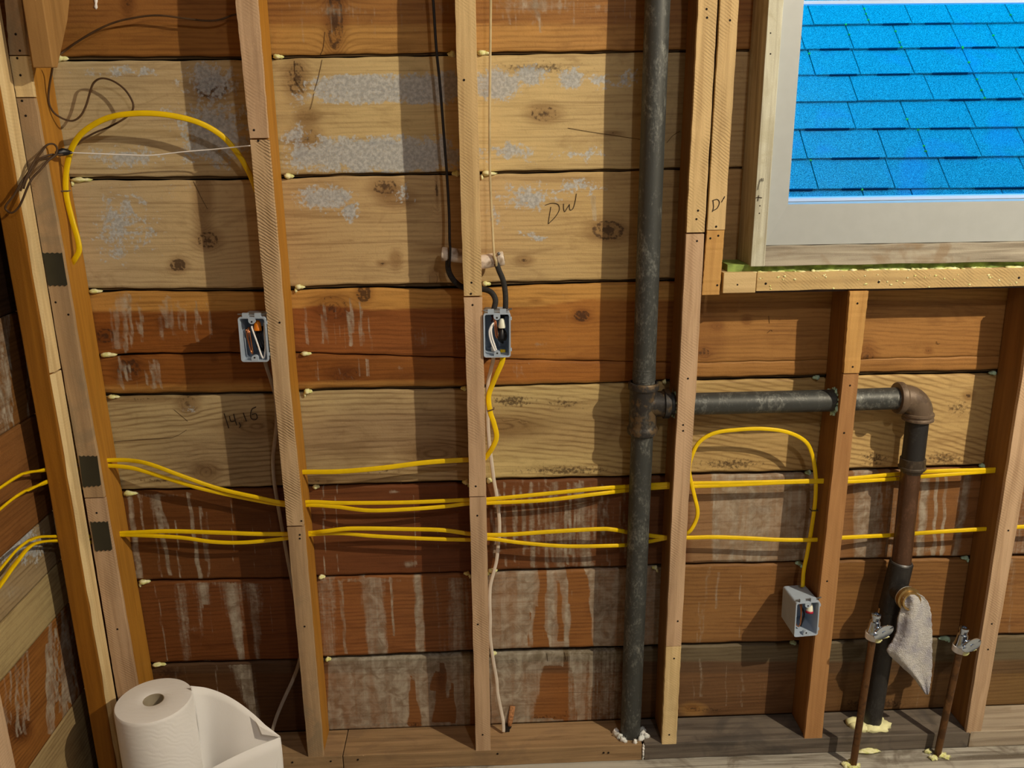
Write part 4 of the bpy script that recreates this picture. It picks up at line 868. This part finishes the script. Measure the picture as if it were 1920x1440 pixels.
# foam around pipes
m_ = MB(); b0_ = U(1618,1382,Z=0.0); 
for dx, dy, r in ((-.030,.006,.022),(-.024,-.006,.022),(.016,-.010,.022),(.028,-.006,.018),(.002,-.014,.020),(-.008,-.016,.014),(.026,.010,.014)): m_.blob((V4.x+dx-.004, V4.y+dy, .003), (r*1.1,r*.85,.011), int(dx*999+50), 8, 14, .16)
tag(m_.obj('foam_collar', plain('yellow_foam',(244,240,150),.7,var=.1), loc=(V4.x,V4.y,0), smooth=True), 'bright yellow foam mound where the black drain enters the sill plate', 'foam')
m_ = MB()
for dx, dy, r in ((-.028,-.010,.010),(-.020,-.024,.008),(.022,-.020,.009),(.030,-.006,.010),(.030,.008,.008),(.006,-.032,.005),(-.032,.006,.007),(.036,-.014,.006)): m_.blob((P3.x+dx, P3.y+dy-.0, .003), (r,r*.8,.007), int(dx*999+70), 7, 9, .5)
for k in range(5): m_.blob((xs[1]+.001,-S-.001,-.002-.008*k), (.0024,.003,.005), k, 5, 7, .4)
tag(m_.obj('foam_collar', plain('whitish_foam',(226,220,198),.7,var=.2), loc=(P3.x,P3.y,0), smooth=True), 'ragged whitish foam at the foot of the thick iron pipe', 'foam')
m_ = MB(); p = U(1612+15,1412,Z=zf+.001); p = U(1634,1420,Z=zf); m_.blob(p+Vector((0,.02,.004)), (.026,.013,.006), 4, 8, 14, .3)
tag(m_.obj('foam_lump', FOAM, loc=p, smooth=True), 'flat cream foam lump on the floor between the copper pipes', 'foam')
def ringfoam(c, ax_, R, seed, mat, la):
    m_ = MB(); a = Vector(ax_).normalized(); e1 = a.orthogonal().normalized(); e2 = a.cross(e1); rg = random.Random(seed)
    for k in range(16):
        t = 2*math.pi*k/16; r = rg.uniform(.0025,.007); m_.blob(Vector(c)+(e1*math.cos(t)+e2*math.sin(t))*(R+r*.3), (r*.9,r,r*1.1), seed+k, 5, 7, .45)
    tag(m_.obj('foam_ring', mat, loc=c, smooth=True), la, 'foam')
ringfoam(pp(1563,751), hx, PR+.001, 31, FOAMT, 'pale green foam ring where the horizontal pipe enters the short reddish stud')
ringfoam(pp(1267,757), hx, PR+.002, 77, FOAMT, 'pale green foam ring between the pipe tee and the stud')

# foam blobs squeezed out of the plank gaps
def sideX(L, R, v, right, d=0.0):
    return U(lerp_line(R if right else L, v), v, Y=-S).x
names = ['first','second','third','fourth','fifth','sixth','seventh','eighth']
FB = [ # seam index, stud name, u, v, length px, dark?
 (0,'the brace block',112,109,12),(0,'the diagonal-sawn stud',521,106,9),(0,'the middle stud, left side',848,101,8),(0,'the middle stud, right side',905,99,12),
 (1,'the corner stud',150,337,18),(1,'the diagonal-sawn stud',541,330,9),(1,'the middle stud, left side',856,325,8),(1,'the middle stud, right side',915,325,14),
 (2,'the corner stud',178,546,12),(2,'the diagonal-sawn stud',561,538,9),(2,'the middle stud, right side',911,532,8),(2,'the middle stud, left side',864,533,7),
 (3,'the corner stud',202,665,15),(3,'the diagonal-sawn stud',573,663,10),
 (4,'the corner stud',212,744,11),(4,'the diagonal-sawn stud',577,734,8),(4,'the middle stud, left side',871,728,7),(4,'the short reddish stud',1531,708,7),(4,'the right edge stud',1862,699,7),(4,'the stud right of the iron pipe',1246,716,4),
 (5,'the corner stud',243,925,14),(5,'the diagonal-sawn stud',592,913,7),(5,'the middle stud, left side',874,904,7),(5,'the middle stud, right side',918,901,8),(5,'the short reddish stud',1516,886,6),(5,'the right edge stud',1842,873,5),
 (6,'the corner stud',270,1091,11),(6,'the diagonal-sawn stud',603,1082,7),(6,'the middle stud, left side',876,1075,7),(6,'the middle stud, right side',923,1070,10),(6,'the short reddish stud',1498,1056,7),(6,'the right edge stud',1810,1046,8),(6,'the stud right of the iron pipe',1228,1064,6),
 (7,'the corner stud',297,1246,14),(7,'the diagonal-sawn stud',615,1236,6),(7,'the middle stud, right side',926,1225,6),(7,'the short reddish stud',1488,1205,7),(7,'the right edge stud',1772,1197,12)]
for i, (k, st_, a, b, ln) in enumerate(FB):
    right = ('left side' not in st_) and ('reddish' not in st_) and ('right edge' not in st_) and ('iron' not in st_)
    m_ = MB(); p = U(a, b, Y=-.003); L2 = ln*.00108; rg = random.Random(i)
    s1 = 1 if right else -1
    h = rg.uniform(.0045,.0065)
    m_.blob(p-Vector((s1*L2*.15,0,0)), (L2*.72,.007,h*.92), i, 8, 10, .16); m_.blob(p+Vector((s1*L2*.35,.002,-.0006)), (L2*.8,.0055,h*.66), i+60, 7, 9, .16)
    if rg.random() < .4: m_.blob(p+Vector((-s1*L2*.8,0,-.007)), (.003,.003,.005), i+9, 5, 7, .3)
    tag(m_.obj('foam_blob', FOAMT if a > 1400 else FOAM, loc=p, smooth=True), 'foam blob in the %s gap down, beside %s' % (names[k], st_), 'foam', 'foam blobs in the plank gaps')

# ---------------------------------------------------------------- cables
def cable(name, label, pts, w, t, mat, group=None, n=10, cat='cable', seg=12, expo=.6, twist=None, parent=None):
    """pts: (u, v, y) or ('w', x, y, z)"""
    W = [tuple(p[1:]) if p[0] == 'w' else tuple(U(p[0], p[1], Y=p[2])) for p in pts]
    S_ = spline(W, n); m_ = MB()
    tw_ = None
    if twist: 
        xs_ = np.linspace(0, len(twist)-1, len(S_)); tw_ = [float(np.interp(x, range(len(twist)), twist)) for x in xs_]
    m_.tube([Vector(p) for p in S_], w, t, seg, expo=expo, twist=tw_)
    if parent is not None: return m_.obj(name, mat, parent, smooth=True)
    o = m_.obj(name, mat, loc=W[0], smooth=True)
    return tag(o, label, cat, group)
def LW(u, v, x=-.872):
    p = U(u, v, X=x); return ('w', p.x, p.y, p.z)
def onpost(z, y=-.085, x=-.83): return ('w', x, y, z)
YW, YT = .0054, .0026
cy = -.045
G = 'yellow flat cables through the studs'
za = U(197,864,Y=cy).z
cable('yellow_cable', 'upper of the upper pair of yellow cables crossing the studs', [LW(-60,960), LW(0,915), LW(45,888), LW(84,881,-.868), onpost(za+.01,-.07), (170,864,-.06), (199,863,cy), (240,863,cy),(280,870,cy-.01),(340,892,cy-.01),(410,916,cy),(480,932,cy),(535,943,cy),(585,941,cy),(640,943,cy),(760,942,cy),(880,937,cy),(915,936,cy),(1020,926,cy),(1120,916,cy),(1180,912,cy+.024),(1240,908,cy),(1300,906,cy),(1380,905,cy),(1530,901,cy),(1592,897,cy),(1690,888,cy+.02),(1760,883,cy),(1865,880,cy),(1960,872,cy),(2100,860,cy)], YW*.8, YT, YEL, G, 8)
cable('yellow_cable', 'lower of the upper pair of yellow cables crossing the studs', [LW(-60,1010), LW(0,955), LW(40,925), LW(84,905,-.868), onpost(za-.008,-.07), (170,874,-.06), (199,873,cy), (250,878,cy),(310,896,cy),(370,914,cy),(440,930,cy+.008),(535,947,cy+.006),(585,947,cy),(630,950,cy),(690,957,cy-.006),(760,955,cy-.006),(830,950,cy),(880,944,cy),(915,943,cy),(1020,938,cy),(1120,926,cy),(1180,919,cy+.024),(1240,914,cy),(1300,912,cy),(1380,909,cy),(1460,905,cy),(1530,903,cy),(1592,903,cy),(1690,897,cy+.02),(1760,891,cy),(1865,883,cy),(1960,876,cy),(2100,864,cy)], YW*.8, YT, YEL, G, 8)
zb2 = U(218,1001,Y=cy).z
cable('yellow_cable', 'upper of the lower pair of yellow cables, bulging upward between studs', [LW(-60,1140), LW(0,1068), LW(35,1028), LW(68,1008), LW(108,1006,-.868), onpost(zb2+.008,-.07), (190,1001,-.06), (219,1000,cy), (260,998,cy),(320,996,cy),(420,999,cy),(480,1001,cy),(540,1001,cy),(584,999,cy),(610,996,cy-.01),(660,991,cy-.01),(760,992,cy),(830,994,cy),(882,1001,cy),(916,1003,cy),(960,1002,cy),(1030,997,cy),(1120,992,cy),(1150,993,cy),(1185,999,cy+.024),(1245,1007,cy),(1292,1008,cy),(1340,1007,cy),(1400,1009,cy),(1460,1012,cy),(1527,1012,cy),(1580,1008,cy),(1680,1003,cy+.02),(1760,997,cy),(1843,992,cy),(1910,988,cy),(2000,984,cy)], YW*.86, YT, YEL, G, 8)
loop = cable('yellow_cable', 'yellow cable sagging in the lower pair, then looping over to the angled grey box', [LW(-60,1180), LW(0,1098), LW(30,1056), LW(62,1021), LW(108,1014,-.868), onpost(zb2-.006,-.07), (190,1005,-.06), (219,1003,cy), (270,1004,cy),(340,1008,cy),(400,1016,cy),(460,1017,cy),(540,1009,cy),(584,1002,cy),(640,1000,cy),(700,1005,cy),(800,1010,cy),(882,1012,cy),(916,1010,cy),(980,1018,cy),(1060,1024,cy),(1150,1023,cy),(1190,1020,cy+.024),(1245,1010,cy),
   (1275,1004,cy),(1292,997,cy-.01),(1304,978,cy-.012),(1308,958,cy-.015),(1302,930,cy-.012),(1297,908,cy-.01),(1292,880,cy-.008),(1298,853,cy-.01),(1312,828,cy-.012),(1340,812,cy-.014),(1380,806,cy-.016),(1430,804,cy-.018),(1475,810,cy-.016),(1508,826,cy-.012),(1522,850,cy-.006),(1529,890,cy),(1529,930,cy+.004),(1526,960,cy+.006),(1520,1000,cy+.006),(1513,1040,cy+.004),(1507,1070,cy),(1505,1100,cy)], YW*.78, YT, YEL, G, 8)
cable('yellow_cable', 'single yellow cable rising to the right toward the middle stud', [(550,886,cy),(575,885,cy),(640,884,cy-.005),(720,877,cy-.008),(800,867,cy-.004),(878,862,cy),(900,861,cy),(910,858,cy),(924,838,cy-.008),(931,818,cy-.012),(926,794,cy-.012),(919,772,cy-.010),(916,745,cy-.008),(922,724,cy-.01),(932,700,cy-.02),(942,676,cy-.025),(943,655,cy-.02)], YW, YT*.9, YEL, G, 8)
cable('yellow_cable', 'big yellow cable arch at the upper left between corner stud and next stud', [(133,496,cy+.0),(140,486,cy-.01),(148,470,cy-.012),(146,450,cy-.01),(136,415,cy),(126,375,cy),(123,345,cy),(126,310,cy),(136,275,cy-.005),(158,246,cy-.012),(200,222,cy-.02),(250,213,cy-.024),(310,215,cy-.022),(370,229,cy-.016),(415,254,cy-.008),(445,287,cy),(465,320,cy+.008),(476,345,cy+.024),(486,372,cy+.024)], [.0052]*1+[.0052]*144, .0032, YEL, G, 8)
def staple(u, v, y, la, w=.008, mat=STEEL, rot=0):
    m_ = MB(); p = U(u, v, Y=y); c, s1 = math.cos(rot), math.sin(rot)
    f = lambda a, b: p+Vector((a*c, b, a*s1))
    m_.tube([f(-w,.006), f(-w,-.004), f(w,-.004), f(w,.006)], .0013, seg=8, ref=(0,0,1)); tag(m_.obj('cable_staple', mat, loc=p), la, 'staple', 'cable staples')
staple(122,358,cy, 'green-grey staple holding the yellow arch to the corner stud', .007)
staple(920,768,cy-.010, 'brown staple pinning the cables beside the middle stud', .007, plain('rusty_staple',(120,84,60),.6,.4), .3)
staple(1526,956,cy+.006, 'dark staple on the yellow loop beside the short reddish stud', .007, plain('dark_staple',(70,64,52),.6,.4))
cable('white_cable', 'cream cable dropping from the second grey box to a hole in the sill plate', [(924,650,-.06),(925,672,-.06),(921,690,-.05),(915,716,-.04),(914,745,-.035),(914,780,-.03),(916,815,-.028),(918,840,-.025),(922,868,-.022),(926,900,-.018),(932,935,-.015),(936,975,-.014),(936,1000,-.014),(934,1020,-.014),(931,1050,-.014),(925,1075,-.014),(919,1100,-.016),(918,1130,-.018),(919,1160,-.018),(919,1195,-.018),(925,1240,-.018),(931,1275,-.018),(933,1300,-.020),(939,1330,-.024),(943,1350,-.030),(944,1364,-.034),(944,1372,-.036)], .0040, .0026, WHTC, None, 6)
cable('beige_cable', 'grey-beige cable behind the diagonal-sawn stud, falling from the first grey box', [(496,668,-.05),(499,684,-.045),(509,715,-.04),(517,745,-.03),(519,790,-.02),(515,830,-.014),(512,860,-.012),(514,900,-.012),(522,950,-.012),(531,1000,-.012),(540,1050,-.012),(550,1100,-.012),(562,1160,-.012),(566,1210,-.012),(560,1245,-.014),(549,1275,-.018),(535,1305,-.022),(520,1340,-.026),(511,1368,-.03),(508,1378,-.03)], .0042, .0026, GRYC, None, 6)
# knob and tube remains
tb = thing('porcelain_tube', 'old porcelain wire tube through the middle stud, black wire at its left end', 'insulator', U(850,482,Y=-.04))
def tubeins(parent, a, b, side):
    A, B_ = U(*a, Y=-.045), U(*b, Y=-.045); d = (B_-A).normalized(); L = (B_-A).length; R0 = .0128
    m_ = MB(); m_.lathe(A, d, [(.006,.006),(0,.007),(0,.0125),(.002,.0140),(.012,.0140),(.0135,.0125),(.0155,.0122),(.017,.0136),(.019,.0140),(L,.0140)], 24); m_.obj('tube_sleeve', PORC, parent, smooth=True, auto=40)
    m_ = MB(); m_.lathe(A-d*.0006, d, [(0,.0062),(.004,.0062)], 14); m_.obj('tube_bore', HOLE, parent)
tubeins(tb, (828,476), (890,482), 0)
tb2 = thing('porcelain_tube', 'old porcelain wire tube on the right of the middle stud, stub with a screw', 'insulator', U(924,489,Y=-.04))
tubeins(tb2, (945,484), (895,493), 1)
m_ = MB(); m_.lathe(U(935,476,Y=-.058),(0,-1,.2),[(0,.003),(.003,.0034),(.004,.001)],10); m_.obj('screw', STEEL, tb2, smooth=True)
cable('black_wire', 'thin black wire hanging from the top down to the left porcelain tube', [(806,-60,-.04),(812,0,-.04),(818,90,-.04),(825,160,-.04),(832,250,-.04),(838,330,-.04),(842,400,-.043),(843,450,-.052),(844,466,-.062),(843,486,-.062),(842,497,-.055)], .0026, .0026, BLKW, None, 8, cat='wire')
cable('tan_wire', 'thin tan wire hanging from the top down to the right porcelain tube', [(919,-60,-.04),(920,0,-.04),(919,120,-.04),(918,240,-.04),(919,340,-.04),(923,420,-.045),(926,474,-.060),(930,490,-.062),(931,503,-.055)], .0024, .0024, TANW, None, 8, cat='wire')
cable('black_cloth_cable', 'thick black cloth cable curving from the left porcelain tube behind the middle stud', [(841,484,-.05),(840,500,-.045),(844,515,-.042),(855,530,-.04),(872,540,-.038),(895,542,-.04),(910,543,-.045),(922,549,-.05),(929,563,-.055),(926,580,-.058),(925,592,-.06)], .0056, .0056, BLKC, 'black cloth cables into the second box', 8)
cable('black_cloth_cable', 'thick black cloth cable running from the right porcelain tube down into the box', [(931,494,-.055),(936,508,-.055),(943,525,-.055),(947,545,-.057),(948,565,-.060),(947,592,-.06)], .0054, .0054, BLKC, 'black cloth cables into the second box', 8)
cable('brown_wire', 'thin brown wire curving across the top left from the brace block', [(470,30,-.02),(442,27,-.02),(415,36,-.024),(390,39,-.026),(350,35,-.028),(300,29,-.028),(260,32,-.026),(215,42,-.022),(175,60,-.018),(140,82,-.014),(118,98,-.010),(106,106,-.03),(96,112,-.07)], .0017, .0017, BRNW, None, 8, cat='wire')
old = thing('old_wire_bundle', 'tangled brown wire with loose hooked loops and black tape at the upper left', 'wire', U(98,290,Y=-.08))
cable('wire_loop', None, [(99,120,-.06),(97,135,-.05),(92,165,-.045),(91,185,-.042),(94,200,-.040),(104,214,-.038),(122,224,-.034),(138,226,-.030),(152,216,-.028),(162,196,-.026),(169,172,-.026),(176,155,-.028),(190,147,-.030),(210,151,-.030),(230,164,-.030),(243,180,-.030),(250,197,-.030),(246,211,-.030),(232,223,-.032),(205,238,-.036),(180,248,-.04),(155,262,-.044),(132,282,-.048)], .0017,.0017, BRNW, None, 8, parent=old)
cable('wire_loop', None, [(128,287,-.06),(112,290,-.075),(95,290,-.085),(80,295,-.095),(66,302,-.112),(52,325,-.125),(38,345,-.138),(26,366,-.142),(12,384,-.145),(11,393,-.145),(22,399,-.145),(34,390,-.145),(42,375,-.145),(50,355,-.142),(60,335,-.135),(76,318,-.11),(90,302,-.10),(104,290,-.09),(107,278,-.085),(100,270,-.085),(88,272,-.09),(78,284,-.095),(66,300,-.115),(56,318,-.128),(44,345,-.138),(38,358,-.14)], .0017,.0017, BRNW, None, 6, parent=old)
cable('wire_loop', None, [(108,290,-.078),(92,296,-.09),(74,300,-.098),(60,320,-.125),(50,336,-.135),(44,354,-.138)], .0015,.0015, BRNW, None, 6, parent=old)
m_ = MB(); a, b, c = U(104,288,Y=-.075), U(118,285,Y=-.068), U(134,286,Y=-.055); m_.tube([a, a.lerp(b,.5), b, b.lerp(c,.5), c], [.0032,.006,.0072,.006,.0025], .004, 12); tape = m_.obj('black_tape', BLKI, old, smooth=True)
cable('white_string', 'thin white string stretched from the taped wire to the next stud', [(132,286,-.06),(180,288,-.058),(230,290,-.056),(285,291,-.054),(340,285,-.056),(400,280,-.06),(440,276,-.07),(470,273,-.088)], .0011, .0011, WHTW, None, 6, cat='string')

# ---------------------------------------------------------------- outlet boxes
def rrect(w, h, r, n=4):
    out = []
    for cx_, cz_, a0 in ((w/2-r,h/2-r,0),(-w/2+r,h/2-r,90),(-w/2+r,-h/2+r,180),(w/2-r,-h/2+r,270)):
        for k in range(n+1):
            a = math.radians(a0+90*k/n); out.append((cx_+r*math.cos(a), cz_+r*math.sin(a)))
    return out
def outlet_box(label, c, w, h, dep, tilt, yaw=0.0, kind=1):
    t = thing('outlet_box', label, 'electrical box', c, 'grey plastic outlet boxes')
    R = Matrix.Rotation(yaw, 4, 'Z') @ Matrix.Rotation(tilt, 4, 'Y'); c = Vector(c)
    T = lambda x, y, z: c + R @ Vector((x, y, z))
    m_ = MB(); o = rrect(w, h, .005); i_ = rrect(w-.006, h-.006, .004); ob = rrect(w-.003, h-.004, .005); ib = rrect(w-.009, h-.010, .004)
    m_.loft([[T(x,dep,z) for x,z in ob], [T(x,0,z) for x,z in o], [T(x,-.0008,z) for x,z in [(a*.985,b*.99) for a,b in o]], [T(x,-.0004,z) for x,z in i_], [T(x,dep-.004,z) for x,z in ib]])
    for sx in (-1, 1):      # clamp tabs on the top edge
        x0 = sx*w*.22; b = [T(x0-.006,-.0005,h/2-.001),T(x0+.006,-.0005,h/2-.001),T(x0+.006,.006,h/2-.001),T(x0-.006,.006,h/2-.001)]; u_ = (R@Vector((0,0,.0085)))
        m_.hexa(b+[p+u_ for p in b])
    for z_ in (-h*.36, h*.34): 
        b = [T(w/2-.001,0,z_),T(w/2+.0022,0,z_),T(w/2+.0022,.004,z_),T(w/2-.001,.004,z_)]; u_ = R@Vector((0,0,.006)); m_.hexa(b+[p+u_ for p in b])
    m_.obj('box_shell', PVC, t)
    for sz in (-1, 1):
        m_ = MB(); pr = [(-.0065,h/2-.0025),(-.0065,h/2-.008)]+[(.0065*math.cos(math.radians(a)), h/2-.008+.0055*math.sin(math.radians(a))) for a in range(180,361,20)][0:]+[(.0065,h/2-.008),(.0065,h/2-.0025)]
        pr = [(x, z*sz) for x, z in pr]
        m_.loft([[T(x,-.0012,z) for x,z in pr],[T(x,.007,z) for x,z in pr]])
        m_.lathe(T(0,-.0016,sz*(h/2-.009)), R@Vector((0,1,0)), [(0,.0018),(.001,.0018)], 10, 1)
        m_.obj('screw_lug', [PVC, HOLE], t)
    m_ = MB(); m_.tube([T(-w*.5,.003,h/2+.005),T(w*.5,.003,h/2+.006)], .0013, seg=8, ref=(0,0,1)); m_.tube([T(w*.30,.004,h/2+.004),T(w*.55,.002,h/2+.008)], .0016, seg=8, ref=(0,0,1)); m_.obj('mounting_nail', STEEL, t)
    def wire(nm, pts, r, mt):
        m_ = MB(); m_.tube([T(*p) for p in spline(pts, 6)], r, seg=8, ref=(.3,1,.2)); m_.obj(nm, mt, t, smooth=True)
    def nut(pos, mt, s=1.0, d=(0,0,1), rim=None):
        m_ = MB(); m_.lathe(T(*pos), R@Vector(d), [(0,.0040*s),(.001,.0062*s),(.004,.0064*s),(.014*s,.0048*s),(.017*s,.003*s)], 14); wn = m_.obj('wire_nut', mt, t, smooth=True, auto=40)
        if rim: m_ = MB(); m_.lathe(T(*pos)-(R@Vector(d))*.002, R@Vector(d), [(0,.0055*s),(0,.0070*s),(.005,.0070*s)], 14); m_.obj('nut_rim', rim, wn, smooth=True)
    if kind == 1:
        wire('white_wire', [(-.004,.012,.024),(-.002,.006,.02),(.006,.006,-.01),(.012,.006,-.034),(.016,.008,-.038),(.019,.012,-.02),(.019,.014,.01),(.018,.02,.03)], .0017, WHTW)
        wire('copper_wire', [(-.010,.014,.022),(-.008,.008,.012),(-.006,.008,-.012),(-.006,.010,-.030),(-.010,.014,-.026),(-.015,.014,0),(-.016,.014,.018)], .0013, COPW)
        wire('copper_wire', [(-.014,.02,.02),(-.013,.014,.0),(-.010,.016,-.03)], .0012, COPW)
        for k in range(4): wire('black_wire', [(.004+.003*k,.03,.02),(.0+.004*k,.02,0),(.002+.005*k,.02,-.02),(.012,.03,-.03+.004*k)], .0019, BLKI)
        nut((.006,.014,.014), ORNG, 1.25, (0,.2,1))
    elif kind == 2:
        wire('white_wire', [(.0,.02,.022),(-.008,.008,.022),(-.015,.006,.008),(-.013,.006,-.01),(-.006,.006,-.03),(-.002,.008,-.037)], .0018, WHTW)
        wire('white_wire', [(-.004,.018,.020),(-.011,.010,.012),(-.010,.008,-.004),(-.004,.008,-.024),(.0,.01,-.036)], .0018, WHTW)
        wire('copper_wire', [(-.006,.012,.034),(-.004,.008,.016),(-.002,.008,-.002),(.001,.010,-.008)], .0013, COPW)
        wire('copper_wire', [(-.004,.012,.034),(-.001,.008,.018),(.001,.008,.0),(.003,.010,-.006)], .0013, COPW)
        for k in range(5): wire('black_wire', [(.002+.002*k,.02,.012),(.002+.004*k,.01,.0),(.004+.003*k,.012,-.012),(.012,.02,-.02+.003*k)], .0022, BLKI)
        wire('cloth_lead', [(.011,.04,.040),(.011,.018,.030),(.010,.012,.022)], .0050, BLKC)
        nut((.010,.010,.012), CREM, 1.15, (0,.1,1)); nut((.008,.012,-.010), BLKI, 1.2, (.1,.1,1))
        wire('red_wire', [(-.010,.03,.034),(-.008,.022,.03),(-.010,.03,.022)], .0016, plain('red_wire',(120,30,24),.5))
    else:
        wire('copper_wire', [(-.010,.02,.030),(-.009,.012,.012),(-.009,.010,-.010),(-.011,.014,-.026),(-.016,.02,-.020),(-.016,.02,.012)], .0014, COPW)
        wire('copper_wire', [(-.005,.02,.028),(-.007,.014,.010),(-.009,.014,-.012)], .0012, COPW)
        wire('black_wire', [(-.004,.03,.02),(.002,.02,.0),(-.004,.02,-.03)], .002, BLKI)
        nut((.010,.012,.010), CREM, 1.2, (.12,.2,1), REDP)
    return t
c1_ = U(475,637,Y=-S-.004); outlet_box('grey outlet box with an orange wire nut, left of the diagonal-sawn stud', c1_, U(501,637,Y=-S).x-U(449,637,Y=-S).x, U(475,596,Y=-S).z-U(475,680,Y=-S).z, .07, math.radians(1.0), 0, 1)
c2_ = U(932,629,Y=-S-.004); outlet_box('grey outlet box right of the middle stud with black cloth cables entering on top', c2_, U(957,629,Y=-S).x-U(906,629,Y=-S).x, U(932,588,Y=-S).z-U(932,671,Y=-S).z, .07, math.radians(.5), 0, 2)
c3_ = U(1513,1161,Y=-S-.010); outlet_box('grey outlet box with a red-rimmed cream wire nut, low on the short reddish stud', c3_, U(1537,1161,Y=-S-.010).x-U(1491,1161,Y=-S-.010).x, U(1513,1129,Y=-S-.010).z-U(1513,1193,Y=-S-.010).z, .075, math.radians(-1.5), math.radians(3), 3)

# splintered hole in the sill plate
m_ = MB(); p = U(950,1366,Z=.0005); m_.blob(p, (.010,.013,.0015), 3, 6, 14, .3); tag(m_.obj('drilled_hole', HOLE, loc=p), 'dark drilled hole in the sill plate beside the cream cable', 'hole')
m_ = MB(); q0 = U(957,1352,Y=-.006); q1 = U(961,1324,Y=-.002); m_.tube([q0-Vector((.003,.006,.01)), q0, q1], [.004,.0062,.0066], .0022, 12)
tag(m_.obj('clay_coloured_stub', plain('terracotta_splinter',(176,112,66),.8,var=.35,sc=200), loc=q0, smooth=True), 'orange-brown splintered gouge above the drilled hole', 'splinter')

# paper towel roll
RC_ = Vector((-.694,-.192,zf)); RR, RH, RI = .0765, .282, .021
roll = thing('paper_towel_roll', 'standing white embossed paper towel roll with a loose torn sheet', 'paper towels', RC_)
m_ = MB(); seg = 96; rings = []
for hh, r in ((0,.974),(.003,1.0),(.09,1.0),(.18,.998),(.275,.996),(.280,.985),(.282,.965)):
    rings.append([(RC_.x+RR*r*math.cos(2*math.pi*k/seg)*(1+.01*math.sin(4*math.pi*k/seg)), RC_.y+RR*r*math.sin(2*math.pi*k/seg), RC_.z+hh) for k in range(seg)])
for hh, r in ((.2835,.8),(.284,.5),(.2835,.30),(.2825,RI/RR)): rings.append([(RC_.x+RR*r*math.cos(2*math.pi*k/seg), RC_.y+RR*r*math.sin(2*math.pi*k/seg), RC_.z+hh) for k in range(seg)])
rings.append([(RC_.x+RI*math.cos(2*math.pi*k/seg), RC_.y+RI*math.sin(2*math.pi*k/seg), RC_.z+.02) for k in range(seg)])
m_.loft(rings, cap=False); m_.obj('wound_paper', PAPER, roll, smooth=True, auto=45)
m_ = MB(); m_.lathe(RC_+Vector((0,0,.001)), (0,0,1), [(0,RI),(.2815,RI),(.2815,RI-.0012),(.001,RI-.0012)], 40, cap=False); m_.obj('cardboard_core', CARD, roll, smooth=True, auto=45)
# loose sheet: leaves the roll tangentially on the right, drops and folds
ztop = RC_.z+RH-.004
def sheetpt(u_, v_):  # u_: 0..1 outward, v_: 0 top .. 1 bottom
    return None
topc = [(-.622,-.170,.236),(-.600,-.140,.236),(-.570,-.125,.226),(-.535,-.128,.205),(-.500,-.140,.176),(-.465,-.155,.146),(-.437,-.172,.124)]
top_px = [(357,1286,-.165),(385,1290,-.150),(415,1301,-.150),(445,1318,-.155),(475,1340,-.160),(503,1364,-.168),(526,1381,-.180)]
topw = [Vector(U(a,b,Y=y)) for a,b,y in top_px]; topw = [Vector(p) for p in spline([tuple(p) for p in topw], 6)]
m_ = MB(); rows = []
nb = 14
for i, p in enumerate(topw):
    f = i/(len(topw)-1); col_ = []
    for k in range(nb+1):
        g = k/nb
        z = p.z*(1-g)+(zf+.004)*g
        bulge = .028*math.sin(math.pi*min(1, g*1.1))*math.sin(math.pi*min(1, f*1.05))
        col_.append((p.x-.018*g*f + .004*math.sin(g*5+f*4), p.y - bulge*.5 - .04*g*f, z))
    rows.append(col_)
m_.loft(rows, closed=False, cap=False); sh = m_.obj('loose_sheet', PAPERS, roll, smooth=True)
md = sh.modifiers.new('thick','SOLIDIFY'); md.thickness = .0006
# front flap of the folded corner
tip = topw[-1]; m_ = MB(); f1 = [U(526,1382,Y=-.182),U(480,1400,Y=-.215),U(440,1418,Y=-.24),U(405,1436,Y=-.26),U(380,1450,Y=-.27)]
rows = []
S1 = spline([tuple(p) for p in f1], 6)
for p in S1:
    rows.append([(p[0]+.001*math.sin(k), p[1]-.006*k/6, p[2]*(1-k/6)+(zf+.004)*k/6) for k in range(7)])
m_.loft(rows, closed=False, cap=False); sh2 = m_.obj('folded_flap', PAPERS, roll, smooth=True); md = sh2.modifiers.new('thick','SOLIDIFY'); md.thickness = .0006
m_ = MB(); m_.add([U(473,1341,Y=-.166),U(526,1381,Y=-.183),U(518,1381,Y=-.19),U(491,1377,Y=-.186),U(484,1360,Y=-.178)], [(0,1,2,3,4)]); sh3 = m_.obj('turned_corner', PAPERS, roll); md = sh3.modifiers.new('thick','SOLIDIFY'); md.thickness = .0006
